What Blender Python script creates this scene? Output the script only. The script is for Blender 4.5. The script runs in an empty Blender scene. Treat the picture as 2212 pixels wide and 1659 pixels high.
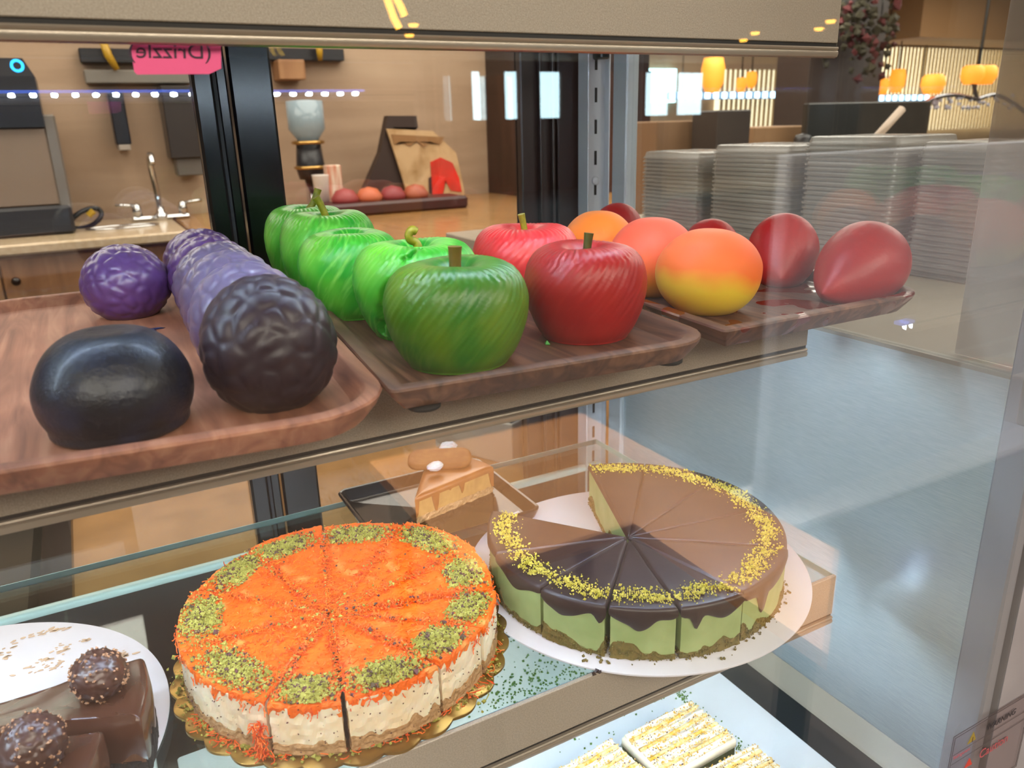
import bpy, math, random
import numpy as np
from mathutils import Vector, Matrix
random.seed(7); RS=np.random.RandomState(11)
PI=math.pi
sc=bpy.context.scene
COL=sc.collection
# ------------------------------------------------------------------ camera
W_,H_=2212,1659
FPX=1688.1
CAM=np.array([-.591,-.501,.209])
YAW,PIT,ROL=.492264,.321287,-.027351
def _rot(y,p,r):
    f=np.array([math.sin(y)*math.cos(p),math.cos(y)*math.cos(p),-math.sin(p)])
    rt=np.array([math.cos(y),-math.sin(y),0.]); up=np.cross(rt,f)
    r2=rt*math.cos(r)+up*math.sin(r); return r2,np.cross(r2,f),f
RT,UP,FW=_rot(YAW,PIT,ROL)
cd=bpy.data.cameras.new('camera'); cam=bpy.data.objects.new('camera',cd); COL.objects.link(cam)
cam.matrix_world=Matrix([[RT[0],UP[0],-FW[0],CAM[0]],[RT[1],UP[1],-FW[1],CAM[1]],[RT[2],UP[2],-FW[2],CAM[2]],[0,0,0,1]])
cd.sensor_width=36; cd.lens=36*FPX/W_; cd.clip_start=.01; cd.clip_end=60
cd.dof.use_dof=True; cd.dof.focus_distance=.70; cd.dof.aperture_fstop=10
sc.camera=cam
def at(px,py,axis,val):
    """point of the plane x|y|z = val seen at this pixel of the photograph (measuring aid)"""
    d=FW+RT*(px-W_/2)/FPX-UP*(py-H_/2)/FPX
    return CAM+d*((val-CAM[axis])/d[axis])
# ------------------------------------------------------------------ helpers
def lin(c):
    if isinstance(c,str):
        c=c.lstrip('#'); c=[int(c[i:i+2],16)/255 for i in (0,2,4)]
    return tuple((v/12.92 if v<=.04045 else ((v+.055)/1.055)**2.4) for v in c)+(1,)
class MB:
    def __init__(s): s.v=[]; s.f=[]; s.n=0
    def add(s,v,f):
        v=np.asarray(v,float); s.v.append(v); s.f+= [tuple(i+s.n for i in q) for q in f]; s.n+=len(v)
    def box(s,a,b,M=None):
        (x0,y0,z0),(x1,y1,z1)=a,b
        v=np.array([(x,y,z) for z in (z0,z1) for y in (y0,y1) for x in (x0,x1)],float)
        if M is not None: v=v@np.array(M.to_3x3()).T+np.array(M.translation)
        s.add(v,[(0,2,3,1),(4,5,7,6),(0,1,5,4),(2,6,7,3),(0,4,6,2),(1,3,7,5)]); return s
    def bbox(s,a,b,r=.002):
        """box with chamfered edges"""
        a=np.array(a,float); b=np.array(b,float); r=min(r,(b-a).min()*.45)
        import itertools
        v=[];idx={}
        for c in itertools.product((0,1),repeat=3):
            for ax in range(3):
                p=[ (a[i] if c[i]==0 else b[i]) if i==ax else (a[i]+r if c[i]==0 else b[i]-r) for i in range(3)]
                idx[(c,ax)]=len(v); v.append(p)
        f=[]
        for ax in range(3):
            o=[i for i in range(3) if i!=ax]
            for sd in (0,1):
                q=[]
                for u,w in ((0,0),(1,0),(1,1),(0,1)):
                    c=[0,0,0]; c[ax]=sd; c[o[0]]=u; c[o[1]]=w; q.append(idx[(tuple(c),ax)])
                f.append(q)
            for u in (0,1):
                for w in (0,1):
                    c0=[0,0,0]; c0[o[0]]=u; c0[o[1]]=w; c1=list(c0); c0[ax]=0; c1[ax]=1
                    c0=tuple(c0); c1=tuple(c1)
                    f.append([idx[(c0,o[0])],idx[(c1,o[0])],idx[(c1,o[1])],idx[(c0,o[1])]])
        for c in itertools.product((0,1),repeat=3): f.append([idx[(c,k)] for k in range(3)])
        s.add(v,f); return s
    def tube(s,pts,r,n=8,caps=True):
        pts=[np.array(p,float) for p in pts]; m=len(pts)
        rr=r if hasattr(r,'__len__') else [r]*m
        up=np.array([.3,.2,1.]); V=[]
        for i,p in enumerate(pts):
            t=pts[min(i+1,m-1)]-pts[max(i-1,0)]; t/=np.linalg.norm(t)+1e-12
            a=np.cross(t,up)
            if np.linalg.norm(a)<1e-3: a=np.cross(t,[1,0,0])
            a/=np.linalg.norm(a); b=np.cross(t,a)
            for k in range(n):
                an=2*PI*k/n; V.append(p+rr[i]*(a*math.cos(an)+b*math.sin(an)))
        F=[(i*n+k,i*n+(k+1)%n,(i+1)*n+(k+1)%n,(i+1)*n+k) for i in range(m-1) for k in range(n)]
        if caps: F+=[tuple(range(n))[::-1],tuple((m-1)*n+k for k in range(n))]
        s.add(V,F); return s
    def lathe(s,prof,c=(0,0,0),n=32):
        V=[];F=[]
        for r,z in prof:
            for k in range(n):
                a=2*PI*k/n; V.append((c[0]+r*math.cos(a),c[1]+r*math.sin(a),c[2]+z))
        m=len(prof)
        for i in range(m-1):
            for k in range(n): F.append((i*n+k,i*n+(k+1)%n,(i+1)*n+(k+1)%n,(i+1)*n+k))
        s.add(V,F); return s
    def loft(s,rings,cap0=True,cap1=True):
        n=len(rings[0]); V=np.concatenate(rings); F=[]
        for i in range(len(rings)-1):
            for k in range(n): F.append((i*n+k,i*n+(k+1)%n,(i+1)*n+(k+1)%n,(i+1)*n+k))
        ex=[]
        if cap0: ex.append(rings[0].mean(0)); c=len(V)+len(ex)-1; F+=[(c,(k+1)%n,k) for k in range(n)]
        if cap1: ex.append(rings[-1].mean(0)); c=len(V)+len(ex)-1; o=(len(rings)-1)*n; F+=[(c,o+k,o+(k+1)%n) for k in range(n)]
        if ex: V=np.concatenate([V,np.array(ex)])
        s.add(V,F); return s
    def grain(s,c,r,seed=None):
        q=np.array([(1,0,0),(-1,0,0),(0,1,0),(0,-1,0),(0,0,1),(0,0,-1)],float)*RS.uniform(.6,1.2,(6,1))*r
        a=RS.uniform(0,2*PI,3); M=np.array((Matrix.Rotation(a[0],3,'X')@Matrix.Rotation(a[1],3,'Y')@Matrix.Rotation(a[2],3,'Z')))
        s.add(q@M.T+np.array(c),[(0,2,4),(2,1,4),(1,3,4),(3,0,4),(2,0,5),(1,2,5),(3,1,5),(0,3,5)]); return s
    def build(s,name,mat,parent=None,smooth=False,**tg):
        me=bpy.data.meshes.new(name)
        V=np.concatenate(s.v); me.from_pydata([tuple(p) for p in V],[],s.f); me.update()
        mats=mat if isinstance(mat,(list,tuple)) else [mat]
        for m in mats: me.materials.append(m)
        if smooth:
            me.polygons.foreach_set('use_smooth',[True]*len(me.polygons))
            if smooth!=1 or smooth is not True:
                pass
        o=bpy.data.objects.new(name,me); COL.objects.link(o)
        if parent is not None: o.parent=parent
        tag(o,**tg)
        return o
def tag(o,label=None,cat=None,group=None,kind=None):
    if label: o['label']=label
    if cat: o['category']=cat
    if group: o['group']=group
    if kind: o['kind']=kind
    return o
def thing(name,loc,label,cat,group=None,rz=0):
    o=bpy.data.objects.new(name,None); COL.objects.link(o); o.empty_display_size=.02
    o.location=loc; o.rotation_euler=(0,0,rz); return tag(o,label,cat,group)
def smooth_by_angle(o,deg=40):
    me=o.data
    me.polygons.foreach_set('use_smooth',[True]*len(me.polygons))
    try: me.set_sharp_from_angle(angle=math.radians(deg))
    except Exception: pass
    return o
def copy_tree(o,parent=None):
    c=o.copy(); COL.objects.link(c); c.parent=parent
    for ch in [k for k in bpy.data.objects if k.parent==o]: copy_tree(ch,c)
    return c
def catmull(P,n=6):
    P=np.array(P,float); Q=[]
    for i in range(len(P)-1):
        p0=P[max(i-1,0)];p1=P[i];p2=P[i+1];p3=P[min(i+2,len(P)-1)]
        for k in range(n):
            t=k/n; Q.append(.5*((2*p1)+(-p0+p2)*t+(2*p0-5*p1+4*p2-p3)*t*t+(-p0+3*p1-3*p2+p3)*t**3))
    Q.append(P[-1]); return np.array(Q)
# ------------------------------------------------------------------ materials
def newmat(name):
    m=bpy.data.materials.new(name); m.use_nodes=True; nt=m.node_tree
    for n in list(nt.nodes): nt.nodes.remove(n)
    out=nt.nodes.new('ShaderNodeOutputMaterial'); return m,nt,out
def N(nt,t,**k):
    n=nt.nodes.new(t)
    for a,v in k.items():
        if a in ('ins',):
            for i,x in v.items(): n.inputs[i].default_value=x
        else: setattr(n,a,v)
    return n
def ramp(nt,src,stops,interp='LINEAR'):
    r=nt.nodes.new('ShaderNodeValToRGB'); e=r.color_ramp; e.interpolation=interp
    while len(e.elements)<len(stops): e.elements.new(.5)
    for el,(p,c) in zip(e.elements,stops): el.position=p; el.color=c
    nt.links.new(src,r.inputs[0]); return r
def mat(name,col,rough=.5,metal=0.,col2=None,nscale=40,ndet=4,bump=0,bscale=200,coat=0,sss=0,spec=.5,stretch=None,emis=None,estr=0,contrast=(.35,.65),trans=0,alpha=1):
    m,nt,out=newmat(name); L=nt.links.new
    b=N(nt,'ShaderNodeBsdfPrincipled'); L(b.outputs[0],out.inputs[0])
    b.inputs['Base Color'].default_value=lin(col); b.inputs['Roughness'].default_value=rough
    b.inputs['Metallic'].default_value=metal; b.inputs['Specular IOR Level'].default_value=spec
    b.inputs['Coat Weight'].default_value=coat; b.inputs['Coat Roughness'].default_value=.15
    if sss:
        b.inputs['Subsurface Weight'].default_value=sss; b.inputs['Subsurface Scale'].default_value=.006
    if trans: b.inputs['Transmission Weight'].default_value=trans
    b.inputs['Alpha'].default_value=alpha
    tc=N(nt,'ShaderNodeTexCoord'); vec=tc.outputs['Object']
    if stretch:
        mp=N(nt,'ShaderNodeMapping'); mp.inputs['Scale'].default_value=stretch; L(vec,mp.inputs[0]); vec=mp.outputs[0]
    if col2:
        no=N(nt,'ShaderNodeTexNoise'); no.inputs['Scale'].default_value=nscale; no.inputs['Detail'].default_value=ndet; L(vec,no.inputs['Vector'])
        r=ramp(nt,no.outputs['Fac'],[(contrast[0],lin(col)),(contrast[1],lin(col2))]); L(r.outputs[0],b.inputs['Base Color'])
    if bump:
        n2=N(nt,'ShaderNodeTexNoise'); n2.inputs['Scale'].default_value=bscale; n2.inputs['Detail'].default_value=3; L(vec,n2.inputs['Vector'])
        bp=N(nt,'ShaderNodeBump'); bp.inputs['Strength'].default_value=bump; bp.inputs['Distance'].default_value=.001
        L(n2.outputs['Fac'],bp.inputs['Height']); L(bp.outputs[0],b.inputs['Normal'])
    if emis:
        b.inputs['Emission Color'].default_value=lin(emis); b.inputs['Emission Strength'].default_value=estr
    return m
def glassmat(name,tint,k=1.,ior=1.5,rough=0.,minr=0.):
    """thin clear pane: see-through plus a mirror reflection that grows towards grazing"""
    m,nt,out=newmat(name); L=nt.links.new
    t=N(nt,'ShaderNodeBsdfTransparent'); t.inputs[0].default_value=tint
    g=N(nt,'ShaderNodeBsdfGlossy'); g.inputs['Roughness'].default_value=rough
    fr=N(nt,'ShaderNodeFresnel'); fr.inputs[0].default_value=ior
    ge=N(nt,'ShaderNodeNewGeometry'); nm=N(nt,'ShaderNodeMix'); nm.data_type='VECTOR'
    # use the outward side on both faces so that the pane reads as thin
    vm=N(nt,'ShaderNodeVectorMath',operation='SCALE'); mt=N(nt,'ShaderNodeMath',operation='MULTIPLY_ADD')
    L(ge.outputs['Backfacing'],mt.inputs[0]); mt.inputs[1].default_value=-1/ior+ior if False else 0; mt.inputs[2].default_value=ior
    mul=N(nt,'ShaderNodeMath',operation='MULTIPLY_ADD'); mul.use_clamp=True
    lw=N(nt,'ShaderNodeLayerWeight'); lw.inputs[0].default_value=.5
    # Schlick from the facing term
    pw=N(nt,'ShaderNodeMath',operation='POWER'); L(lw.outputs['Facing'],pw.inputs[0]); pw.inputs[1].default_value=4.
    mul.inputs[1].default_value=.9*k; mul.inputs[2].default_value=.075*k+minr
    L(pw.outputs[0],mul.inputs[0])
    mx=N(nt,'ShaderNodeMixShader'); L(mul.outputs[0],mx.inputs[0]); L(t.outputs[0],mx.inputs[1]); L(g.outputs[0],mx.inputs[2]); L(mx.outputs[0],out.inputs[0])
    for n in (fr,nm,vm,mt): nt.nodes.remove(n)
    return m
def emat(name,col,s):
    m,nt,out=newmat(name); e=N(nt,'ShaderNodeEmission'); e.inputs[0].default_value=lin(col); e.inputs[1].default_value=s
    nt.links.new(e.outputs[0],out.inputs[0]); return m
def woodmat(name,c1,c2,c3,axis=1,scale=1.,rough=.55,bump=.25,offs=0.,patch=None):
    m,nt,out=newmat(name); L=nt.links.new
    b=N(nt,'ShaderNodeBsdfPrincipled'); L(b.outputs[0],out.inputs[0]); b.inputs['Roughness'].default_value=rough
    tc=N(nt,'ShaderNodeTexCoord'); mp=N(nt,'ShaderNodeMapping'); s=[60*scale]*3; s[axis]=5*scale
    mp.inputs['Scale'].default_value=s; mp.inputs['Location'].default_value=(offs,offs*1.7,0); L(tc.outputs['Object'],mp.inputs[0])
    n1=N(nt,'ShaderNodeTexNoise'); n1.inputs['Scale'].default_value=1.; n1.inputs['Detail'].default_value=6; n1.inputs['Distortion'].default_value=1.5; L(mp.outputs[0],n1.inputs['Vector'])
    r=ramp(nt,n1.outputs['Fac'],[(.3,lin(c1)),(.5,lin(c2)),(.72,lin(c3))])
    n2=N(nt,'ShaderNodeTexNoise'); n2.inputs['Scale'].default_value=9*scale; n2.inputs['Detail'].default_value=3; L(tc.outputs['Object'],n2.inputs['Vector'])
    r2=ramp(nt,n2.outputs['Fac'],[(.35,(.72,.66,.62,1)),(.65,(1.1,1.05,1.0,1))])
    mx=N(nt,'ShaderNodeMix'); mx.data_type='RGBA'; mx.blend_type='MULTIPLY'; mx.inputs[0].default_value=1.
    L(r.outputs[0],mx.inputs[6]); L(r2.outputs[0],mx.inputs[7]); col=mx.outputs[2]
    if patch:
        n3=N(nt,'ShaderNodeTexNoise'); n3.inputs['Scale'].default_value=patch[1]; n3.inputs['Detail'].default_value=2; L(tc.outputs['Object'],n3.inputs['Vector'])
        r3=ramp(nt,n3.outputs['Fac'],[(patch[2],(0,0,0,1)),(patch[2]+.02,(1,1,1,1))])
        m3=N(nt,'ShaderNodeMix'); m3.data_type='RGBA'; L(r3.outputs[0],m3.inputs[0]); L(col,m3.inputs[6]); m3.inputs[7].default_value=lin(patch[0]); col=m3.outputs[2]
        mr=N(nt,'ShaderNodeMapRange'); L(r3.outputs[0],mr.inputs[0]); mr.inputs[3].default_value=rough; mr.inputs[4].default_value=.12; L(mr.outputs[0],b.inputs['Roughness'])
    L(col,b.inputs['Base Color'])
    bp=N(nt,'ShaderNodeBump'); bp.inputs['Strength'].default_value=bump; bp.inputs['Distance'].default_value=.0008; L(n1.outputs['Fac'],bp.inputs['Height']); L(bp.outputs[0],b.inputs['Normal'])
    return m

M={}
LEDS=190.
M['champagne']=mat('champagne_metal',(.70,.65,.59),.42,.12,col2=(.62,.575,.52),nscale=900,bump=.25,bscale=1500)
M['lip']=mat('rolled_metal_lip',(.68,.63,.57),.3,.5,bump=.12,bscale=1200)
M['groove']=mat('dark_groove',(.12,.10,.09),.6)
M['steel']=mat('brushed_steel',(.76,.81,.83),.30,.38,col2=(.70,.76,.79),nscale=30,stretch=(1,2,40),bump=.10,bscale=60)
M['alu']=mat('aluminium_post',(.80,.81,.83),.4,.15)
M['blackmetal']=mat('black_frame',(.035,.04,.055),.22,.2,spec=.6)
M['rubberseal']=mat('brush_seal',(.22,.22,.23),.9,bump=.6,bscale=500)
M['brownframe']=mat('dark_brown_frame',(.20,.135,.12),.35,.1)
M['trim']=mat('pale_trim',(.62,.60,.55),.4,.1)
M['deck']=mat('black_glass_deck',(.06,.06,.07),.12,spec=.6)
M['shelfglass']=glassmat('shelf_glass',(.88,.96,.94,1),.7)
M['frontglass']=glassmat('front_glass',(.97,.98,.97,1),1.1)
M['rearglass']=glassmat('rear_glass',(.95,.96,.96,1),.9)
M['sideglass']=glassmat('side_glass',(.93,.95,.95,1),.9)
M['glassedge']=mat('glass_edge',(.66,.80,.80),.2,spec=.8,emis=None)
M['rubber']=mat('black_rubber',(.02,.02,.02),.7)
M['led']=emat('led_bead',(.86,.94,1),LEDS)
M['ledtape']=mat('led_tape',(.55,.65,.95),.4,emis=(.35,.5,1.),estr=5.)
M['pink']=mat('pink_paper',(1,.40,.62),.7)
M['ink']=mat('ink',(.22,.12,.2),.6)
# ------------------------------------------------------------------ the display case
case=thing('display_case',(0,0,-.47),'glass-fronted refrigerated bakery display case with steel side panel and black door frame','display case')
def cs(mb,name,m,smooth=False,parent=None,**k):
    p=parent or case; o=mb.build(name,m,p,smooth,**k)
    o.matrix_parent_inverse=Matrix.Translation((0,0,.47)) if p is case else Matrix.Identity(4); return o
XW=.075; YG=-.18
SP=-.007      # top of the steel side panel
cs(MB().box((XW,YG+.03,-.47),(XW+.012,.405,SP)),'side_panel',M['steel'],label='brushed steel lower side panel')
cs(MB().box((XW,YG+.03,SP),(XW+.012,.405,SP+.004)),'panel_cap',M['trim'])
cs(MB().box((XW+.003,YG,SP+.004),(XW+.008,.405,.47)),'side_glass',M['sideglass'])
cs(MB().box((-1.45,YG-.006,-.47),(XW+.012,YG,.47)),'front_glass',M['frontglass'])
cs(MB().bbox((XW-.002,YG,-.47),(XW+.014,YG+.03,.47),.002),'corner_post',mat('grey_post',(.60,.60,.63),.4,.2),label='grey vertical corner post')
cs(MB().bbox((XW-.006,.388,-.47),(XW+.014,.42,.47),.002),'rear_corner_trim',mat('white_trim',(.74,.77,.79),.4,.1),label='pale vertical trim strip')
d=cs(MB().box((-1.45,YG,-.47),(XW,.47,-.446)),'deck',M['deck'],label='black glossy deck')
mb=MB(); 
for (x0,z0,x1,z1) in ((.050,-.446,.056,-.438),(.056,-.446,XW,-.427)):
    pass
ring=lambda y:np.array([(.052,y,-.446),(.054,y,-.4435),(XW-.001,y,-.426),(XW-.001,y,-.446)])
mb.loft([ring(YG+.002),ring(.44)]); cs(mb,'deck_trim',M['trim'],label='pale sloping trim strip')
# rear door frame and rear glass
YR=.47
mb=MB().bbox((-.459,YR-.012,-.446),(-.437,YR+.01,.47),.003); mb.bbox((-.433,YR-.004,-.446),(-.421,YR+.01,.47),.002)
st=cs(mb,'door_stile',M['blackmetal'],label='glossy black sliding door stile')
cs(MB().box((-.437,YR-.006,-.446),(-.433,YR+.01,.47)),'brush_seal',M['rubberseal'])
cs(MB().bbox((-.417,YR+.004,-.446),(-.369,YR+.028,.47),.003),'door_stile',M['blackmetal'],label='glossy black sliding door stile')
mb=MB().bbox((-.045,YR,-.446),(.010,YR+.02,.47),.002); mb.bbox((-.02,YR-.008,-.446),(-.016,YR,.47),.001); mb.bbox((.0,YR-.008,-.446),(.004,YR,.47),.001)
mb.bbox((.012,YR-.002,-.446),(.10,YR+.02,.47),.002)
cs(mb,'door_stile',M['brownframe'],label='dark brown door stile in the corner')
cs(MB().box((-1.45,YR+.002,-.446),(-.459,YR+.006,.47)),'rear_door_glass',M['rearglass'])
cs(MB().box((-.369,YR+.012,-.446),(-.045,YR+.016,.47)),'rear_door_glass',M['rearglass'])
cs(MB().box((-1.45,YR-.01,.36),(XW,YR+.03,.47)),'rear_header',M['blackmetal'])
cs(MB().box((-1.45,YG,.47),(XW+.014,YR+.03,.49)),'case_top',M['champagne'])
def rr_(x): return np.array([(x,.4385,-.314),(x,.4375,-.309),(x,.4395,-.3055),(x,.4435,-.3045),(x,.447,-.3050),(x,.447,-.315)])
ob=cs(MB().loft([rr_(-1.45),rr_(XW-.006)]),'sill_rail',mat('pale_sill',(.86,.89,.88),.4,.1),label='pale rounded sill rail'); smooth_by_angle(ob,50)
cs(MB().box((-1.45,.4405,-.446),(XW-.006,.446,-.3145)),'sill_panel',mat('dark_sill',(.075,.08,.085),.3))
# slotted shelf standard
mb=MB().bbox((.041,.437,-.446),(.0435,.462,.47),.0008); mb.box((.0435,.447,-.446),(.078,.450,.47)); mb.bbox((.0755,.437,-.446),(.078,.450,.47),.0008)
sd=cs(mb,'shelf_standard',M['alu'],label='slotted aluminium shelf standard')
s0=cs(MB().box((.0585,.4465,-.43),(.0625,.4472,-.411)),'slot',M['groove'])
for i in range(1,21):
    c_=s0.copy(); COL.objects.link(c_); c_.location.z=.0415*i
mb=MB(); mb.lathe([(0,0),(.006,0),(.006,.002),(.0045,.003),(0,.003)],n=20)
sv=cs(mb,'screw',M['alu'],True); sv.rotation_euler=(PI/2,0,0); sv.location=(.0605,.4470,at(1289,390,1,.447)[2])
mb=MB().bbox((.054,.425,.288),(.068,.447,.330),.002); mb.box((.058,.1,.296),(.061,.43,.316))
cs(mb,'shelf_bracket',M['blackmetal'])
# warning label on the front glass
def text_mesh(name,s,size,mat_,loc,rot=(PI/2,0,0),mirror=False,parent=None,extr=.0001,shear=0,sx=1.,**tg):
    cu=bpy.data.curves.new(name,'FONT'); cu.body=s; cu.size=size; cu.extrude=extr; cu.shear=shear
    o=bpy.data.objects.new('tmp',cu); COL.objects.link(o)
    bpy.context.view_layer.update()
    me=bpy.data.meshes.new_from_object(o.evaluated_get(bpy.context.evaluated_depsgraph_get()))
    bpy.data.objects.remove(o); me.name=name; me.materials.clear(); me.materials.append(mat_)
    V=np.zeros(len(me.vertices)*3); me.vertices.foreach_get('co',V); V=V.reshape(-1,3)
    V[:,0]*=sx
    if mirror: V[:,0]*=-1
    Rm=np.array(Matrix.Rotation(rot[0],3,'X')) if rot[0] else np.eye(3)
    V=V@Rm.T+np.array(loc)
    me.vertices.foreach_set('co',V.ravel()); me.update()
    q=bpy.data.objects.new(name,me); COL.objects.link(q)
    if parent is not None: q.parent=parent
    return tag(q,**tg)
YL=YG-.0065
fg=[o for o in case.children if o.name.startswith('front_glass')][0]
lp=lambda x,y:at(x,y,1,YL)
o_=lp(2060,1592)
x0,zt=o_[0],o_[2]; x1=x0+.125; z0=zt-.095
def lb(mb,name,m): return mb.build(name,m,fg)
fr=MB()
def rect(mb,a,b,z_0,z_1,t=.00035):
    mb.box((a,YL-.0003,z_0),(b,YL,z_0+t)); mb.box((a,YL-.0003,z_1-t),(b,YL,z_1)); mb.box((a,YL-.0003,z_0),(a+t,YL,z_1)); mb.box((b-t,YL-.0003,z_0),(b,YL,z_1))
rect(fr,x0,x1,z0,zt); rect(fr,x0+.003,x1-.002,z0+.002,zt-.003)
for px,py in ((2060,1632),(2056,1652)): zl_=lp(px,py)[2]; fr.box((x0+.003,YL-.0003,zl_),(x1-.002,YL,zl_+.0003))
lb(fr,'label_frame',mat('label_line',(.25,.22,.22),.6))
lb(MB().box((x0,YL+.0001,z0),(x1,YL+.0003,zt)),'warning_label',glassmat('label_film',(.95,.92,.92,1),.3))
def tri(pa,pb,apex):
    a_,b_,c_=[lp(*q) for q in (pa,pb,apex)]; v=[(q[0],YL-.0004,q[2]) for q in (a_,b_,c_)]; v2=[(x,YL,z) for x,_,z in v]
    mb=MB(); mb.add(v+v2,[(0,1,2),(5,4,3),(0,3,4,1),(1,4,5,2),(2,5,3,0)]); return mb
lb(tri((2089,1608),(2107,1596),(2103,1580)),'warning_triangle',mat('label_yellow',(.50,.43,.14),.6))
lb(tri((2082,1660),(2099,1650),(2094,1637)),'caution_triangle',mat('label_red',(.66,.20,.15),.6))
c_=lp(2100,1597); lb(MB().box((c_[0]-.0004,YL-.0006,c_[2]-.003),(c_[0]+.0004,YL-.0004,c_[2]+.003)),'triangle_symbol',M['ink'])
def lt_(nm,s_,p0,p1,m,k,shear=0.):
    a_,b_=lp(*p0),lp(*p1); w_=b_[0]-a_[0]; text_mesh(nm,s_,w_/k,m,(a_[0],YL-.0003,a_[2]),parent=fg,shear=shear)
lt_('warning_text','WARNING',(2129,1580),(2192,1537),mat('label_black',(.10,.09,.11),.6),4.75,.15)
lt_('caution_text','Caution',(2113,1640),(2182,1598),mat('label_red2',(.60,.26,.28),.6),3.6)
lt_('refrigerant_text','Refrigerant',(2058,1642),(2098,1618),mat('label_red3',(.60,.28,.30),.6),5.)
# ------------------------------------------------------------------ shelves
def shelf(name,label,y0,ztop,yb,xr,glass=True,leds=True,face=.036,led_off=(.02,.008),xl=-1.42,ledx=None):
    t=thing(name,(0,y0,ztop),label,'shelf')
    zg=ztop-face
    inv=Matrix.Translation((0,-y0,-ztop))
    def a(mb,n,m,s=False,**k):
        o=mb.build(n,m,t,s,**k); o.matrix_parent_inverse=inv; return o
    a(MB().bbox((xl,y0,zg),(xr,y0+.004,ztop),.0006),'front_rail',M['champagne'])
    a(MB().box((xl,y0+.0015,zg-.003),(xr,y0+.004,zg)),'rail_groove',M['groove'])
    # rolled lip
    mb=MB(); R=[]
    prof=[(.0040,-.0025),(-.0008,-.0030),(-.0014,-.0040),(-.0010,-.0050),(.0002,-.0058),(-.0012,-.0064),(-.0016,-.0085),(-.0006,-.0108),(.0018,-.0118),(.0050,-.0112),(.0060,-.009),(.006,-.003)]
    for x in (xl,xr-.002,xr): 
        k=1 if x<xr else .8
        R.append(np.array([(x,y0+p[0],zg+p[1]) for p in prof]))
    mb.loft(R); o=a(mb,'rolled_lip',M['lip']); smooth_by_angle(o,35)
    if glass:
        mb=MB().box((xl,y0+.0045,ztop-.008),(xr,yb,ztop-.001)); a(mb,'glass_panel',M['shelfglass'])
        mb=MB().box((xl,yb,ztop-.008),(xr,yb+.0008,ztop-.001)); mb.box((xr,y0+.004,ztop-.008),(xr+.0008,yb,ztop-.001)); a(mb,'glass_edge',M['glassedge'])
    if leds:
        x=(ledx if ledx is not None else xr)-.012; yl,zl=y0+led_off[0],zg+led_off[1]
        a(MB().bbox((xl,yl-.006,zl),(x+.012,yl+.006,zl+.004),.001),'led_strip',M['ledtape'])
        x-=.004; b0=a(MB().bbox((x-.0048,yl-.0036,zl-.0065),(x+.0048,yl+.0036,zl+.0004),.002),'led_bead',M['led']); i=1
        while x-.028*i>xl+.02:
            b_=b0.copy(); COL.objects.link(b_); b_.location.x=-.028*i; i+=1
        a(MB().box((xl,y0+.0042,ztop-.0105),(xr,y0+.0125,ztop-.0082)),'inner_ledge',mat('inner_ledge',(.66,.74,.86),.35,.5))
        a(MB().box((xl,yl-.008,zl+.004),(xr-.01,yl+.008,zl+.006)),'led_holder',M['lip'])
    return t
shelf('shelf','upper metal-fronted shelf at the top of the case, above the fruit cakes',0.,.330,.36,.002,face=.063,led_off=(.016,.004),ledx=-.10)
shelf('shelf','middle metal-fronted shelf carrying the three wooden trays',0.,.036,.40,.0,face=.036,led_off=(.016,-.006))
shelf('shelf','lower glass shelf carrying the round cakes',-.060,-.222,.357,.003,face=.044,led_off=(.016,-.004))
# opaque top shelf boards above to close the view
bpy.context.view_layer.update()
# ------------------------------------------------------------------ wooden trays
def rquad(c,rad,d,n=7):
    """outline of a quad (ccw corners), corner radii, inset by d"""
    c=[np.array(p,float) for p in c]; m=len(c); out=[]
    L=[]
    for i in range(m):
        a,b=c[i],c[(i+1)%m]; t=(b-a)/np.linalg.norm(b-a); nrm=np.array([-t[1],t[0]]); L.append((a+nrm*d,t))
    P=[]
    for i in range(m):
        (a,t),(b,u)=L[i-1],L[i]
        A=np.array([[t[0],-u[0]],[t[1],-u[1]]]); k=np.linalg.solve(A,b-a); P.append(a+t*k[0])
    for i in range(m):
        p=P[i]; u=P[i-1]-p; v=P[(i+1)%m]-p; u/=np.linalg.norm(u); v/=np.linalg.norm(v)
        r=max(rad[i]-d,.0015); h=math.acos(np.clip(u@v,-1,1))/2; dist=r/math.tan(h); cen=p+(u+v)/np.linalg.norm(u+v)*r/math.sin(h)
        s=p+u*dist; e=p+v*dist; a0=math.atan2(*(s-cen)[::-1]); a1=math.atan2(*(e-cen)[::-1])
        da=(a1-a0+PI)%(2*PI)-PI
        for k in range(n): 
            a=a0+da*k/(n-1); out.append(cen+r*np.array([math.cos(a),math.sin(a)]))
    return np.array(out)
TB,TR,TF=.0405,.0585,.048
def tray(corners,rad,label,wm,feet):
    cx_,cy_=np.mean(corners,0); t=thing('wooden_tray',(cx_,cy_,TB),label,'tray','wooden serving trays on the middle shelf')
    ln=lambda d,z:np.c_[rquad(corners,rad,d)-np.array([cx_,cy_]),np.full(28,z-TB)]
    R=[ln(.014,TB),ln(.0115,TB+.0008),ln(.002,TR-.006),ln(.0002,TR-.002),ln(.001,TR-.0005),ln(.003,TR),ln(.0095,TR),ln(.0115,TR-.001),ln(.0155,TR-.006),ln(.020,TF+.001),ln(.026,TF)]
    o=MB().loft(R).build('tray_board',wm,t); smooth_by_angle(o,28)
    for fx,fy in feet:
        MB().lathe([(0,-.0028),(.010,-.0028),(.011,-.002),(.011,0.0002),(0,.0002)],c=(fx-cx_,fy-cy_,0),n=20).build('rubber_foot',M['rubber'],t,True)
    return t
w1=woodmat('acacia_tray_reddish',(.52,.33,.25),(.66,.44,.34),(.76,.56,.45),1,1.,offs=.3)
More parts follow.
